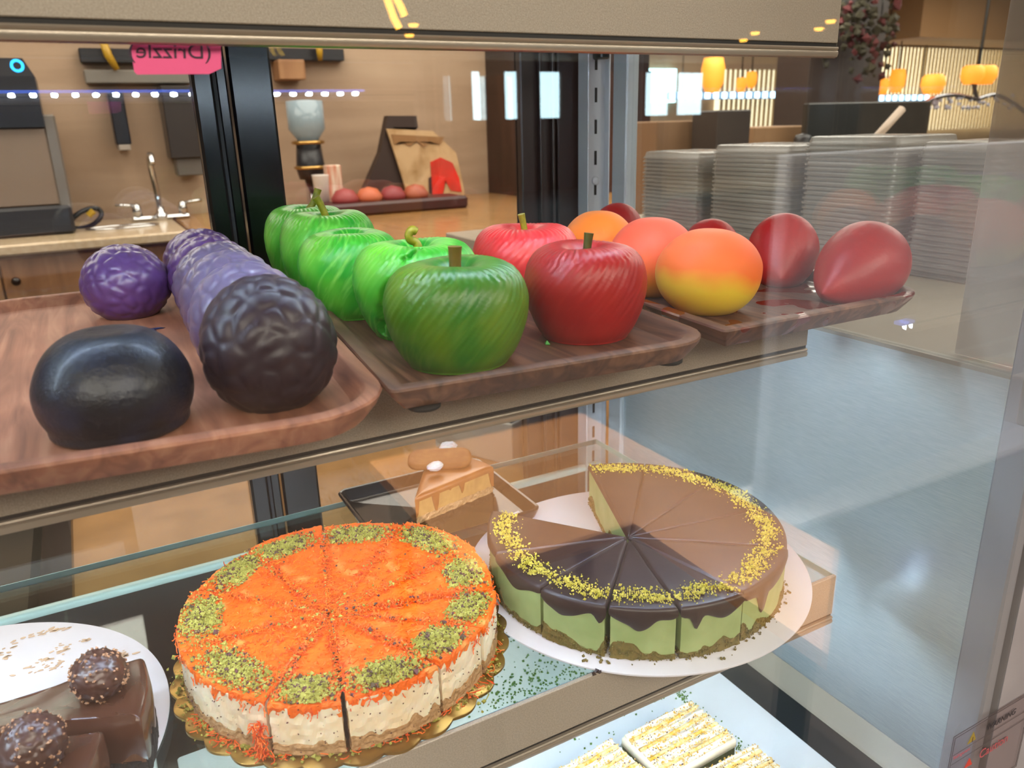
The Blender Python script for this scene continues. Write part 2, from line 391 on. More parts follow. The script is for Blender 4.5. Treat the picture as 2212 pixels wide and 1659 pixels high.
w2=woodmat('acacia_tray_brown',(.26,.17,.13),(.42,.29,.22),(.54,.39,.30),1,1.,offs=2.1)
w3=woodmat('acacia_tray_syrup',(.28,.19,.15),(.42,.29,.23),(.54,.40,.32),1,1.,offs=5.2,patch=((.42,.13,.04),22,.545))
tray([(-.735,-.073),(-.4475,-.104),(-.405,.405),(-.70,.405)],[.05,.055,.05,.05],'reddish wooden tray under the purple and black berry cakes, leftmost tray',w1,[(-.485,-.066),(-.69,-.045),(-.45,.36),(-.66,.36)])
tray([(-.4455,-.074),(-.197,-.0925),(-.150,.40),(-.398,.43)],[.006,.040,.05,.03],'brown wooden tray under the green and red apple cakes, middle tray',w2,[(-.418,-.058),(-.226,-.066),(-.19,.36),(-.37,.39)])
tray([(-.1825,-.0785),(.076,-.0785),(.078,.385),(-.150,.39)][0:1]+[(.070,-.078),(.070,.385),(-.145,.39)],[.004,.045,.05,.03],'brown wooden tray with wet syrup patches under the peach and strawberry cakes',w3,[(-.12,-.03),(.03,-.04),(.03,.35),(-.11,.35)])
# ------------------------------------------------------------------ fruit cakes
def noise3(seed,n=8,freq=3.):
    r=np.random.RandomState(seed); K=r.normal(size=(n,3))*freq; ph=r.uniform(0,2*PI,n)
    return lambda V: np.sin(V@K.T+ph).mean(1)
def sphere_grid(nu,nv):
    th=np.linspace(0,PI,nv+1); V=[];F=[]
    for i in range(nv+1):
        for k in range(nu): V.append((th[i],2*PI*k/nu))
    for i in range(nv):
        for k in range(nu): F.append((i*nu+k,(i+1)*nu+k,(i+1)*nu+(k+1)%nu,i*nu+(k+1)%nu))
    return np.array(V),F
def berry_mesh(seed,r,h,nu=128,nv=80,nsd=95,amp=.029):
    G,F=sphere_grid(nu,nv); th,ph=G[:,0],G[:,1]
    D=np.c_[np.sin(th)*np.cos(ph),np.sin(th)*np.sin(ph),np.cos(th)]
    rs=np.random.RandomState(seed); i=np.arange(nsd)+.5; a=np.arccos(1-2*i/nsd)+rs.normal(0,.07,nsd); b=PI*(1+5**.5)*i+rs.normal(0,.12,nsd)
    S=np.c_[np.sin(a)*np.cos(b),np.sin(a)*np.sin(b),np.cos(a)]
    ds=np.arccos(np.clip(D@S.T,-1,1)); ds.sort(axis=1); d0,d1=ds[:,0],ds[:,1]
    w=np.clip((d1-d0)/.16,0,1); bump=amp*(w*w*(3-2*w))*(1-.25*(d0/.2)**2)+.015*noise3(seed,6,4)(D)+.012*noise3(seed+3,10,11)(D)
    fade=np.clip((D[:,2]+.95)/.4,0.15,1)
    rr=1-amp*.7+bump*fade
    V=D*rr[:,None]*np.array([r,r,0]); rz=h/1.8
    z=(D[:,2]*rr*rz)+rz*.8; V[:,2]=np.maximum(z,0)
    return V,F
def place(name,V,F,m,loc,label,cat,group,rz=0):
    t=thing(name,loc,label,cat,group,rz); mb=MB(); mb.add(V,F); return t,mb
berrym={}
def glaze(name,top,low,rough,zmid,zw,coat=.3,speck=None,sss=.1,axis='Z',nz=(30,.15),bump=.1,bscale=400):
    """two colours blended up the object's height with a noisy edge"""
    m,nt,out=newmat(name); L=nt.links.new; b=N(nt,'ShaderNodeBsdfPrincipled'); L(b.outputs[0],out.inputs[0])
    b.inputs['Roughness'].default_value=rough; b.inputs['Coat Weight'].default_value=coat; b.inputs['Coat Roughness'].default_value=.2
    b.inputs['Subsurface Weight'].default_value=sss; b.inputs['Subsurface Scale'].default_value=.005
    tc=N(nt,'ShaderNodeTexCoord'); sp=N(nt,'ShaderNodeSeparateXYZ'); L(tc.outputs['Object'],sp.inputs[0])
    no=N(nt,'ShaderNodeTexNoise'); no.inputs['Scale'].default_value=nz[0]; L(tc.outputs['Object'],no.inputs['Vector'])
    mr=N(nt,'ShaderNodeMapRange'); mr.inputs[1].default_value=zmid-zw; mr.inputs[2].default_value=zmid+zw
    ad=N(nt,'ShaderNodeMath',operation='MULTIPLY_ADD'); L(no.outputs['Fac'],ad.inputs[0]); ad.inputs[1].default_value=nz[1]*zw*2; L(sp.outputs[{'X':0,'Y':1,'Z':2}[axis]],ad.inputs[2])
    L(ad.outputs[0],mr.inputs[0])
    r=ramp(nt,mr.outputs[0],[(0.,lin(low)),(.55,lin([(a+c)/2 for a,c in zip(low,top)])),(1.,lin(top))]); L(r.outputs[0],b.inputs['Base Color'])
    bp=N(nt,'ShaderNodeBump'); bp.inputs['Strength'].default_value=bump; bp.inputs['Distance'].default_value=.0006
    n2=N(nt,'ShaderNodeTexNoise'); n2.inputs['Scale'].default_value=bscale; L(tc.outputs['Object'],n2.inputs['Vector']); L(n2.outputs['Fac'],bp.inputs['Height']); L(bp.outputs[0],b.inputs['Normal'])
    return m
pur=glaze('purple_glaze',(.38,.27,.50),(.31,.17,.38),.36,.03,.03,coat=.3)
pur2=glaze('dusky_purple_glaze',(.40,.36,.48),(.28,.19,.34),.36,.03,.03,coat=.3)
dk=glaze('dark_plum_glaze',(.20,.15,.19),(.10,.05,.09),.45,.03,.03,coat=.1)
V,F=berry_mesh(1,.0385,.066); t,mb=place('berry_cake',V,F,pur,(-.5637,.301,TF),'purple bumpy berry-shaped cake standing alone behind the black one','cake','berry cakes on the left tray'); mb.build('glazed_body',pur,t,True)
ys=[.360,.2835,.207,.1305,.054,-.0226]; 
bl=['bumpy purple berry cake at the far end of the row','bumpy purple berry cake, second from the far end of the row','bumpy purple berry cake, third from the far end of the row','greyish purple berry cake, third from the near end of the row','greyish purple berry cake with a split, just behind the dark front one','large dark plum bumpy berry cake at the front of the row']
for i,y in enumerate(ys):
    x=-.4877+(-.5025+.4877)*i/5
    V,F=berry_mesh(10+i,.0385+.0004*i,.068+.0022*i if i<5 else .0795,nu=144 if i>3 else 110,nv=90 if i>3 else 70)
    t,mb=place('berry_cake',V,F,None,(x,y,TF),bl[i],'cake','berry cakes on the left tray',rz=i*.9)
    mb.build('glazed_body',[pur,pur,pur2,pur2,pur2,dk][i],t,True)
# smooth black cake
prof=catmull([(0,.0592),(.006,.0594),(.012,.0598),(.018,.0588),(.025,.0553),(.032,.0488),(.0375,.0395),(.0408,.029),(.0405,.0175),(.0372,.0075),(.0325,0.),(0,0)],7)
G=[];nu=96
for r_,z_ in prof:
    for k in range(nu): G.append((r_*math.cos(2*PI*k/nu),r_*math.sin(2*PI*k/nu),z_))
V=np.array(G); nf=noise3(4,10,70); V[:,:2]*=(1+.012*nf(V))[:,None]; V[:,2]*=1+.01*noise3(9,8,90)(V)
F=[(i*nu+k,(i+1)*nu+k,(i+1)*nu+(k+1)%nu,i*nu+(k+1)%nu) for i in range(len(prof)-1) for k in range(nu)]
blk=mat('blue_black_glaze',(.035,.055,.10),.42,col2=(.07,.11,.20),nscale=45,coat=.12,bump=.5,bscale=350,contrast=(.45,.7))
t,mb=place('berry_cake',V*np.array([1.02,1.02,.965]),F,None,(-.590,-.0195,TF),'smooth blue-black dome-shaped round cake, nearest on the left','cake','berry cakes on the left tray'); mb.build('glazed_body',blk,t,True)
# glaze smear on the tray
mb=MB(); c=at(325,712,2,TF+.0006)
ring_=[]
for k in range(16):
    a=2*PI*k/16; rr=.006*(1+.5*math.sin(3*a)+.2*math.sin(5*a+1)); ring_.append((c[0]+1.5*rr*math.cos(a),c[1]+rr*.8*math.sin(a)))
mb.loft([np.array([(x,y,TF+.0001) for x,y in ring_]),np.array([(c[0]+(x-c[0])*.7,c[1]+(y-c[1])*.7,TF+.0012) for x,y in ring_])])
tag(mb.build('glaze_smear',mat('blue_smear',(.16,.2,.36),.3),None,True),'small smear of dark blue glaze on the left tray behind the black cake','smear')
# apples
def apple_mesh(seed,r,h,twist=1.0,nu=360,amp=.03,nr=48):
    pr=catmull([(.004,.80),(.06,.81),(.13,.86),(.22,.93),(.34,.985),(.48,1.0),(.66,.985),(.82,.925),(.94,.81),(1.,.64),(.985,.47),(.92,.29),(.82,.13),(.72,.03),(.66,0.),(.3,0.),(0.01,0.)],6)
    V=[];m=len(pr); rs=np.random.RandomState(seed); ph=rs.uniform(0,2*PI,4)
    for r_,z_ in pr:
        mask=max(0,min(1,(z_-.10)/.35))*max(0,min(1,(r_-.28)/.3))
        for k in range(nu):
            a=2*PI*k/nu; aa=a+twist*(1-z_)*1.25+ (0.5*twist*(1-r_) if z_>.9 else 0)
            rid=(math.sin(nr*aa+.9*math.sin(3*a+ph[0])+.5*math.sin(7*a+ph[2]))*.7+.3*math.sin(nr*.5*aa+ph[1]+math.sin(5*a)))*(.75+.25*math.sin(2*a+5*z_+ph[3]))
            s=1+amp*.35*mask*rid+.015*math.sin(2*a+ph[2])+.012*math.sin(3*a+ph[3])*z_
            V.append((r*r_*s*math.cos(a),r*r_*s*math.sin(a),h*z_+ (h*.004*mask*rid if z_>.85 else 0)+h*.012*math.sin(2*a+ph[0])*(z_>.7)))
    F=[(i*nu+k,(i+1)*nu+k,(i+1)*nu+(k+1)%nu,i*nu+(k+1)%nu) for i in range(m-1) for k in range(nu)]
    return np.array(V),F
def applemat(name,c1,c2,c3,rough=.38,sc=7.,tw=1.,coat=.12,lowc=None):
    m,nt,out=newmat(name); L=nt.links.new; b=N(nt,'ShaderNodeBsdfPrincipled'); L(b.outputs[0],out.inputs[0])
    b.inputs['Roughness'].default_value=rough; b.inputs['Coat Weight'].default_value=coat; b.inputs['Coat Roughness'].default_value=.25; b.inputs['Subsurface Weight'].default_value=.25; b.inputs['Subsurface Scale'].default_value=.006
    tc=N(nt,'ShaderNodeTexCoord'); sp=N(nt,'ShaderNodeSeparateXYZ'); L(tc.outputs['Object'],sp.inputs[0])
    at_=N(nt,'ShaderNodeMath',operation='ARCTAN2'); L(sp.outputs[1],at_.inputs[0]); L(sp.outputs[0],at_.inputs[1])
    ad=N(nt,'ShaderNodeMath',operation='MULTIPLY_ADD'); L(sp.outputs[2],ad.inputs[0]); ad.inputs[1].default_value=-16*tw; L(at_.outputs[0],ad.inputs[2])
    s1=N(nt,'ShaderNodeMath',operation='SINE'); c1_=N(nt,'ShaderNodeMath',operation='COSINE'); L(ad.outputs[0],s1.inputs[0]); L(ad.outputs[0],c1_.inputs[0])
    cb=N(nt,'ShaderNodeCombineXYZ'); L(s1.outputs[0],cb.inputs[0]); L(c1_.outputs[0],cb.inputs[1])
    zs=N(nt,'ShaderNodeMath',operation='MULTIPLY'); L(sp.outputs[2],zs.inputs[0]); zs.inputs[1].default_value=6.; L(zs.outputs[0],cb.inputs[2])
    no=N(nt,'ShaderNodeTexNoise'); no.inputs['Scale'].default_value=sc; no.inputs['Detail'].default_value=3; L(cb.outputs[0],no.inputs['Vector'])
    n0=N(nt,'ShaderNodeTexNoise'); n0.inputs['Scale'].default_value=22; n0.inputs['Detail'].default_value=2; L(tc.outputs['Object'],n0.inputs['Vector'])
    r1=ramp(nt,n0.outputs['Fac'],[(.38,lin(c1)),(.62,lin(c2))]); r2=ramp(nt,no.outputs['Fac'],[(.5,(0,0,0,1)),(.72,(1,1,1,1))])
    mx=N(nt,'ShaderNodeMix'); mx.data_type='RGBA'; L(r2.outputs[0],mx.inputs[0]); L(r1.outputs[0],mx.inputs[6]); mx.inputs[7].default_value=lin(c3); L(mx.outputs[2],b.inputs['Base Color'])
    bp=N(nt,'ShaderNodeBump'); bp.inputs['Strength'].default_value=.15; bp.inputs['Distance'].default_value=.001; L(no.outputs['Fac'],bp.inputs['Height'])
    n3=N(nt,'ShaderNodeTexNoise'); n3.inputs['Scale'].default_value=900; L(tc.outputs['Object'],n3.inputs['Vector']); b2=N(nt,'ShaderNodeBump'); b2.inputs['Strength'].default_value=.12; b2.inputs['Distance'].default_value=.0004
    L(n3.outputs['Fac'],b2.inputs['Height']); L(bp.outputs[0],b2.inputs['Normal']); L(b2.outputs[0],b.inputs['Normal'])
    return m
gA=applemat('bright_green_glaze',(.17,.62,.17),(.42,.75,.22),(.50,.80,.34))
gB=applemat('olive_green_glaze',(.20,.46,.12),(.38,.52,.10),(.36,.54,.18))
rA=applemat('pink_red_glaze',(.86,.22,.24),(.84,.18,.20),(.88,.28,.28))
rB=applemat('deep_red_glaze',(.66,.12,.11),(.62,.09,.09),(.68,.15,.14),coat=.1,rough=.42)
stemg=mat('stem_green',(.60,.56,.12),.45,col2=(.48,.46,.08),nscale=200); stemb=mat('stem_tan',(.47,.35,.13),.45,col2=(.40,.33,.08),nscale=150); stemd=mat('stem_olive',(.26,.28,.06),.5,col2=(.34,.33,.1),nscale=150)
apples=[((-.378,.352),.046,.083,gA,stemg,[(0,0),(.002,.012),(.010,.022),(.016,.035)],'bright green apple cake at the far end of the green row, nearly hidden',.0034),
 ((-.3797,.2651),.0475,.084,gA,stemg,[(.001,0),(-.001,.014),(-.005,.026),(-.009,.033)],'bright green apple cake with a bent stem, second from the back',.0034),
 ((-.3839,.1850),.0462,.074,gA,None,None,'bright green apple cake without a visible stem, third from the back',0),
 ((-.3600,.0880),.0505,.0735,gA,stemg,'curl','cracked bright green apple cake with a curled stem',.003),
 ((-.3686,-.0066),.051,.0712,gB,stemb,[(0,0),(.0005,.012),(.001,.026)],'darker green apple cake with a thick tan stem, nearest of the green ones',.0042),
 ((-.2256,.1456),.050,.070,rA,stemg,[(0,0),(-.001,.012),(-.004,.026)],'pinkish red apple cake behind the dark red one',.0030),
 ((-.2529,.0033),.0484,.0712,rB,stemd,[(0,0),(.001,.010),(.003,.024)],'dark red apple cake with an olive stem, at the front of the middle tray',.0032)]
for i,(p,r,h,m_,sm,stp,lab,sr) in enumerate(apples):
    V,F=apple_mesh(30+i,r,h,twist=1.0,amp=(.03,.03,.03,.022,.034,.034,.024)[i],nu=560 if i==3 else 360)
    if i==3:  # the crack: a jagged split on the near left side plus one over the top
        def crack(V,p0,p1,w,dep,seed):
            p0=np.array(p0);p1=np.array(p1); ax=p1-p0; L_=np.linalg.norm(ax); ax=ax/L_
            s=(V-p0)@ax; q=V-p0-np.outer(s,ax); n=V*np.array([1,1,.3]); n/=np.linalg.norm(n,axis=1)[:,None]+1e-9
            side=np.cross(ax,n); off=(q*side).sum(1)+.0007*np.sin(s*400+seed)+.0004*np.sin(s*900)
            near=((V*n).sum(1)>0)&(s>0)&(s<L_)&(((V-(p0+p1)/2)**2).sum(1)<(L_*.8)**2)
            k=np.exp(-(off/w)**2)*near*np.sin(np.clip(s/L_,0,1)*PI)**.4
            return V-n*(dep*k)[:,None]
        V=crack(V,(-.0345,-.0350,.052),(-.0440,-.0150,.006),.0026,.016,0); V=crack(V,(-.0045,-.0250,.072),(-.0250,-.0310,.061),.0012,.008,2)
    t,mb=place('apple_cake',V,F,None,(p[0],p[1],TF),lab,'cake','green apple cakes on the middle tray' if i<5 else 'red apple cakes on the middle tray'); mb.build('glazed_body',m_,t,True)
    if sm:
        z0=h*.80
        if stp=='curl':
            mb=MB(); z0+=.003; pts=[(.002,0,z0-.001),(.003,-.001,z0+.006),(.001,0,z0+.0115),(-.003,0,z0+.0135),(-.0045,0,z0+.0175),(-.0015,0,z0+.0215),(.002,0,z0+.0200)]
            mb.tube(catmull(pts,5),.0034,10); mb.build('stem',sm,t,True)
        else:
            pts=[(a,0,z0-.001+b) for a,b in stp]; ctr=catmull(pts,4); n=len(ctr); mb=MB(); mb.tube(ctr,[sr*(1+.18*abs(2*k/(n-1)-1)**2) for k in range(n)],12)
            o=mb.build('stem',sm,t); smooth_by_angle(o,50)
# small green crumb
tag(MB().grain(at(1182,742,2,TF+.001),.003).build('icing_crumb',gA),'tiny green icing crumb on the middle tray beside the dark red apple cake','crumb')
# peaches
def peach_mesh(seed,r,h,crease):
    G,F=sphere_grid(96,64); th,ph=G[:,0],G[:,1]; D=np.c_[np.sin(th)*np.cos(ph),np.sin(th)*np.sin(ph),np.cos(th)]
    d=np.abs((ph-crease+PI)%(2*PI)-PI); g=.07*np.exp(-(d/.20)**2)*np.sin(th)**.5*np.clip((1.1-D[:,2])/1.2,0,1)*np.clip(-D[:,2]+.25,0,1)*1.5
    dip=.08*np.exp(-(th/.28)**2)*.5
    rr=1-g-dip+.012*noise3(seed,6,2.5)(D); V=D*rr[:,None]*np.array([r,r,0]); rz=h/1.85; V[:,2]=np.maximum(D[:,2]*rr*rz+rz*.85,0); return V,F
def peachmat(name,c_top,c_mid,c_low,zm=.035,zw=.022,ax=(0,0,1)):
    m,nt,out=newmat(name); L=nt.links.new; b=N(nt,'ShaderNodeBsdfPrincipled'); L(b.outputs[0],out.inputs[0])
    b.inputs['Roughness'].default_value=.6; b.inputs['Subsurface Weight'].default_value=.1; b.inputs['Subsurface Scale'].default_value=.004; b.inputs['Sheen Weight'].default_value=.06
    tc=N(nt,'ShaderNodeTexCoord'); dp=N(nt,'ShaderNodeVectorMath',operation='DOT_PRODUCT'); L(tc.outputs['Object'],dp.inputs[0]); dp.inputs[1].default_value=ax
    no=N(nt,'ShaderNodeTexNoise'); no.inputs['Scale'].default_value=25; L(tc.outputs['Object'],no.inputs['Vector'])
    ad=N(nt,'ShaderNodeMath',operation='MULTIPLY_ADD'); L(no.outputs['Fac'],ad.inputs[0]); ad.inputs[1].default_value=.02; L(dp.outputs['Value'],ad.inputs[2])
    mr=N(nt,'ShaderNodeMapRange'); mr.inputs[1].default_value=zm-zw+.01; mr.inputs[2].default_value=zm+zw+.01; L(ad.outputs[0],mr.inputs[0])
    r=ramp(nt,mr.outputs[0],[(0,lin(c_low)),(.5,lin(c_mid)),(1,lin(c_top))]); L(r.outputs[0],b.inputs['Base Color'])
    n2=N(nt,'ShaderNodeTexNoise'); n2.inputs['Scale'].default_value=1200; L(tc.outputs['Object'],n2.inputs['Vector']); bp=N(nt,'ShaderNodeBump'); bp.inputs['Strength'].default_value=.12; bp.inputs['Distance'].default_value=.0004; L(n2.outputs['Fac'],bp.inputs['Height']); L(bp.outputs[0],b.inputs['Normal'])
    return m
p1=peachmat('peach_spray_front',(.95,.42,.20),(.96,.46,.16),(.96,.82,.24),.034,.018,(.22,.1,1))
p2=peachmat('peach_spray_pink',(.97,.38,.26),(.97,.44,.20),(.93,.60,.08),.036,.020,(-.15,0,1))
p3=peachmat('peach_spray_orange',(.98,.52,.16),(.97,.50,.12),(.95,.58,.08),.045,.02)
for (x,y,r,h,m_,cr,lab) in ((-.1176,.0131,.0462,.072,p1,-PI/2+.75,'yellow and orange peach cake at the front of the right tray'),
    (-.112,.098,.0425,.074,p2,-PI/2+.6,'pink and orange peach cake in the middle of its row'),(-.1130,.1876,.0400,.0735,p3,0.,'plain orange peach cake at the back of its row')):
    V,F=peach_mesh(int(x*-1e4),r,h,cr); t,mb=place('peach_cake',V,F,None,(x,y,TF),lab,'cake','peach cakes on the right tray'); mb.build('sprayed_body',m_,t,True)
# strawberries
def straw_mesh(seed,r,h,L_=1.15,tipz=.28):
    G,F=sphere_grid(110,72); th,ph=G[:,0],G[:,1]; D=np.c_[np.cos(th),np.sin(th)*np.cos(ph),np.sin(th)*np.sin(ph)]  # +x axis = tip
    t=D[:,0]; prof=np.where(t>0,(1-t**1.9)**.78*1.0,np.sqrt(np.maximum(1-t*t,0))); s=np.sqrt(np.maximum(1-t*t,1e-9))
    x=np.where(t>0,t*L_*1.18,t*.93)*r; k=prof/s
    rs=np.random.RandomState(seed); S=rs.normal(size=(120,3)); S/=np.linalg.norm(S,axis=1)[:,None]
    dd=np.arccos(np.clip(D@S.T,-1,1)).min(1); dm=-.014*np.exp(-(dd/.045)**2)
    y=D[:,1]*k*r*(1+dm+.01*noise3(seed,6,3)(D)); rz=h/1.8; z=D[:,2]*k*rz*(1+dm)
    drop=np.clip(t,0,1)**1.6*(.8-tipz)*rz
    z=z+rz*.8-drop; V=np.c_[x,y,np.maximum(z,0)]; return V,F
stm=mat('strawberry_glaze',(.62,.05,.06),.46,col2=(.66,.08,.08),nscale=30,coat=.05,sss=.1,bump=.35,bscale=160)
for i,(x,y,r,h,L_,rz,lab) in enumerate(((.031,.068,.0350,.0690,1.05,-2.4,'glossy red strawberry cake, second from the front'),(.040,-.0230,.0395,.0685,1.36,PI+.12,'red strawberry cake lying with its tip to the left, front right of the tray'),
    (.026,.168,.031,.055,1.05,-2.2,'red strawberry cake peeking out behind the front peach'),(.026,.345,.033,.060,1.0,-2.,'red strawberry cake at the far back beside the orange peach'))):
    V,F=straw_mesh(60+i,r,h,L_); t,mb=place('strawberry_cake',V,F,None,(x,y,TF),lab,'cake','strawberry cakes on the right tray',rz); mb.build('glazed_body',stm,t,True)
    if i==1:
        pass
# ------------------------------------------------------------------ sliced cakes
ZS=-.2225            # top of the lower glass shelf
def outline(c,ctr,R,a0,a1,step=.0022,g=.0012):
    """closed outline of a wedge: tip c, cut edges at angles a0<a1 (world), outer arc on the circle ctr,R"""
    c=np.array(c,float)
    def hit(a):
        d=np.array([math.cos(a),math.sin(a)]); o=c-np.array(ctr); b=o@d; return c+d*(-b+math.sqrt(max(b*b-(o@o-R*R),0)))
    mid=(a0+a1)/2; n0=np.array([-math.sin(a0),math.cos(a0)])*g; n1=np.array([math.sin(a1),-math.cos(a1)])*g
    tip=c+np.array([math.cos(mid),math.sin(mid)])*g*1.3
    A=hit(a0)+n0; B=hit(a1)+n1; P=[];O=[]
    n=max(4,int(np.linalg.norm(A-tip)/step))
    for k in range(n): P.append(tip+(A-tip)*k/n); O.append(0)
    b0=math.atan2(*(A-ctr)[::-1]); b1=math.atan2(*(B-ctr)[::-1]); db=(b1-b0)%(2*PI); m=max(6,int(R*db/step))
    for k in range(m): a=b0+db*k/m; P.append(np.array(ctr)+R*np.array([math.cos(a),math.sin(a)])); O.append(1)
    for k in range(n): P.append(B+(tip-B)*k/n); O.append(2 if k else 1)
    return np.array(P),np.array(O)
def normals(P):
    t=np.roll(P,-1,0)-np.roll(P,1,0); n=np.c_[t[:,1],-t[:,0]]; return n/(np.linalg.norm(n,axis=1)[:,None]+1e-9)
def smooth1(x,k):
    for _ in range(k): x=(np.roll(x,1)+x*2+np.roll(x,-1))/4
    return x
def layer(P,z0,z1,rows=5,rough=.0004,bev=.0012,seed=0,top=None,botz=None):
    rs=np.random.RandomState(seed); n=normals(P); R=[]; m=len(P)
    for i in range(rows+1):
        t=i/rows; d=smooth1(rs.normal(0,rough,m),1)
        za=(z0 if botz is None else botz); zb=(z1 if top is None else top); z=za+(zb-za)*t
        R.append(np.c_[P+n*d[:,None],np.broadcast_to(z,(m,))])
    c=P.mean(0); zt_=R[-1][:,2]; R.append(np.c_[P+(c-P)*.02,zt_+0.0002])
    return R
SLICES={}
def cakeslice(nm,lab,cat,grp,c,ctr,R,a0,a1,z0,h,kind,seed):
    P,O=outline(c,ctr,R,a0,a1); o=P.mean(0); t=thing(nm,(o[0],o[1],z0),lab,cat,grp); Q=P-o; n=normals(Q); m=len(Q); rs=np.random.RandomState(seed)
    arc=(O==1)
    if kind=='knafeh':
        hc=.0125; hf=h-.004
        edge=smooth1(rs.normal(0,.004,m),2)*1.0
        bz=hc+np.clip(edge,-.003,.006)
        mb=MB().loft(layer(Q,0,hc,5,.0009,seed=seed,top=bz)); mb.build('biscuit_base',M['biscuit'],t)
        R1=layer(Q*.997,0,hf,7,.0005,seed=seed+1,botz=bz-.001); mb=MB().loft(R1); mb.build('cream_filling',M['cream'],t)
        # shredded topping: lumpy sheet with ragged overhanging rim
        low=hf-.0012-np.abs(smooth1(rs.normal(0,.006,m),1))*arc
        sc_=[1.004,1.006,.99,.95,.9,.84,.77,.69,.6,.5,.4,.3,.2,.1]; RR=[]
        cc=Q.mean(0); w1_,w2_=noise3(seed,9,90),noise3(seed+5,12,260)
        for j,s_ in enumerate(sc_):
            P2=cc+(Q-cc)*s_
            z=low if j==0 else (hf+.0005+0*low if j==1 else hf+.0028+.0011*w1_(np.c_[P2,0*P2[:,0]])+.0012*w2_(np.c_[P2,0*P2[:,0]]))
            RR.append(np.c_[P2+n*rs.normal(0,.0004,m)[:,None],z])
        mb=MB().loft(RR,cap0=False); mb.build('shredded_topping',M['kunafa'],t)
        # strands
        mb=MB(); mb2=MB()
        area=abs(np.sum(Q[:,0]*np.roll(Q[:,1],-1)-Q[:,1]*np.roll(Q[:,0],-1)))/2
        tip=Q[0]
        for k in range(int(area*150000)):
            a=Q[rs.randint(m)]; p=tip+(a-tip)*math.sqrt(rs.uniform(.01,1.)); p=cc+(p-cc)*.965; q=[]; an=rs.uniform(0,2*PI); L_=rs.uniform(.0015,.0042); z=hf+.0032+rs.uniform(-.0003,.0016)
            for s_ in range(4): q.append((p[0],p[1],z+rs.normal(0,.0006))); an+=rs.normal(0,.7); p=p+L_*.55*np.array([math.cos(an),math.sin(an)])
            (mb if rs.rand()<.62 else mb2).tube(q,rs.uniform(.0003,.0006),3,False)
        for k in range(int(arc.sum()*.55)):
            i=rs.choice(np.where(arc)[0]); p=Q[i]+n[i]*.0012; z=hf-rs.uniform(-.003,.006); q=[]
            for s_ in range(4): q.append((p[0],p[1],z)); z-=rs.uniform(-.0002,.0028); p=p+rs.normal(0,.0008,2)
            (mb if rs.rand()<.6 else mb2).tube(q,.0004,3,False)
        tag(mb.build('orange_shreds',M['shred'],t),kind='stuff'); tag(mb2.build('red_orange_shreds',M['shred2'],t),kind='stuff')
        # ground pistachio: a heap near the rim and scattered bits
        mb=MB(); mbd=MB(); ao=Q[arc]; pm=ao[int(len(ao)*rs.uniform(.4,.6))]; hc_=tip+(pm-tip)*rs.uniform(.82,.87); td=(ao[-1]-ao[0]); wl=np.linalg.norm(td)*.5; td/=np.linalg.norm(td); rd=(pm-tip)/np.linalg.norm(pm-tip)
        for k in range(1500):
            u,v=rs.normal(0,.38),rs.normal(0,.6)
            if abs(u)>1 or abs(v)>1.2: continue
            p=hc_+td*u*wl*.95+rd*v*.015; q=(1-abs(u))*(1-min(1,abs(v)))
            if np.linalg.norm(p+o-np.array(ctr))>R-.001: continue
            (mb if rs.rand()<.83 else mbd).grain((p[0],p[1],hf+.0038+rs.uniform(0,.0045)*q),rs.choice([.0008,.0012,.0018,.003],p=[.45,.38,.155,.015]))
        for k in range(55):
            a=Q[rs.randint(m)]; p=tip+(a-tip)*math.sqrt(rs.uniform(.02,1.)); (mb if rs.rand()<.6 else mbd).grain((p[0],p[1],hf+.0045),rs.choice([.0008,.0013,.0022],p=[.55,.35,.1]))
        tag(mb.build('pistachio_crumbs',M['pist'],t),kind='stuff'); tag(mbd.build('pistachio_skins',M['pistd'],t),kind='stuff')
        mb=MB()
        for k in range(int(arc.sum()*1.1)):
            i=rs.choice(np.where(arc)[0]); mb.grain((Q[i][0]+n[i][0]*.0006,Q[i][1]+n[i][1]*.0006,rs.uniform(.004,hf)),rs.uniform(.0003,.0009))
        tag(mb.build('filling_specks',M['pistd'],t),kind='stuff')
    else:
        hc=.008; hf=h-.002
        bz=hc+np.clip(smooth1(rs.normal(0,.020,m),12),-.003,.009)
        mb=MB().loft(layer(Q,0,hc,5,.0011,seed=seed,top=bz)); mb.build('crumb_base',M['greencrust'],t)
        mb=MB()
        for k in range(int(m*3.2)):
            i=rs.randint(m); mb.grain((Q[i][0]+n[i][0]*.0008,Q[i][1]+n[i][1]*.0008,rs.uniform(0,1)**1.0*(bz[i])),rs.uniform(.0006,.0013))
        tag(mb.build('crust_crumbs',M['greencrust'],t),kind='stuff')
        mb=MB().loft(layer(Q*.998,0,hf,6,.0002,seed=seed+1,botz=bz-.001)); ob=mb.build('pistachio_filling',M['green'],t); smooth_by_angle(ob,50)
        idx=np.arange(m); ia=np.where(arc)[0]; drip=np.full(m,.0032)
        if len(ia):
            u=(ia-ia[0])/max(1,len(ia)-1); b=.0075+.0065*np.exp(-((u-rs.uniform(.3,.7))/.26)**2)+.0012*np.sin(u*9+rs.uniform(0,6))
            for (u0,w,d) in DRIPS.get(seed,[]): b+=d*np.exp(-((u-u0)/w)**4)
            drip[ia]=b
        drip=smooth1(drip,2)
        th=.0016; lowz=hf-drip; RR=[]
        off=lambda k:np.c_[Q+n*k]
        RR.append(np.c_[off(-.0004),lowz+.0004]); RR.append(np.c_[off(th*.7),lowz-.0002]); RR.append(np.c_[off(th*1.25),lowz+.0018]); RR.append(np.c_[off(th),hf-.001+0*lowz]); RR.append(np.c_[off(.0002),hf+.0012+0*lowz]); 
        cc=Q.mean(0); wv=noise3(seed,6,60)
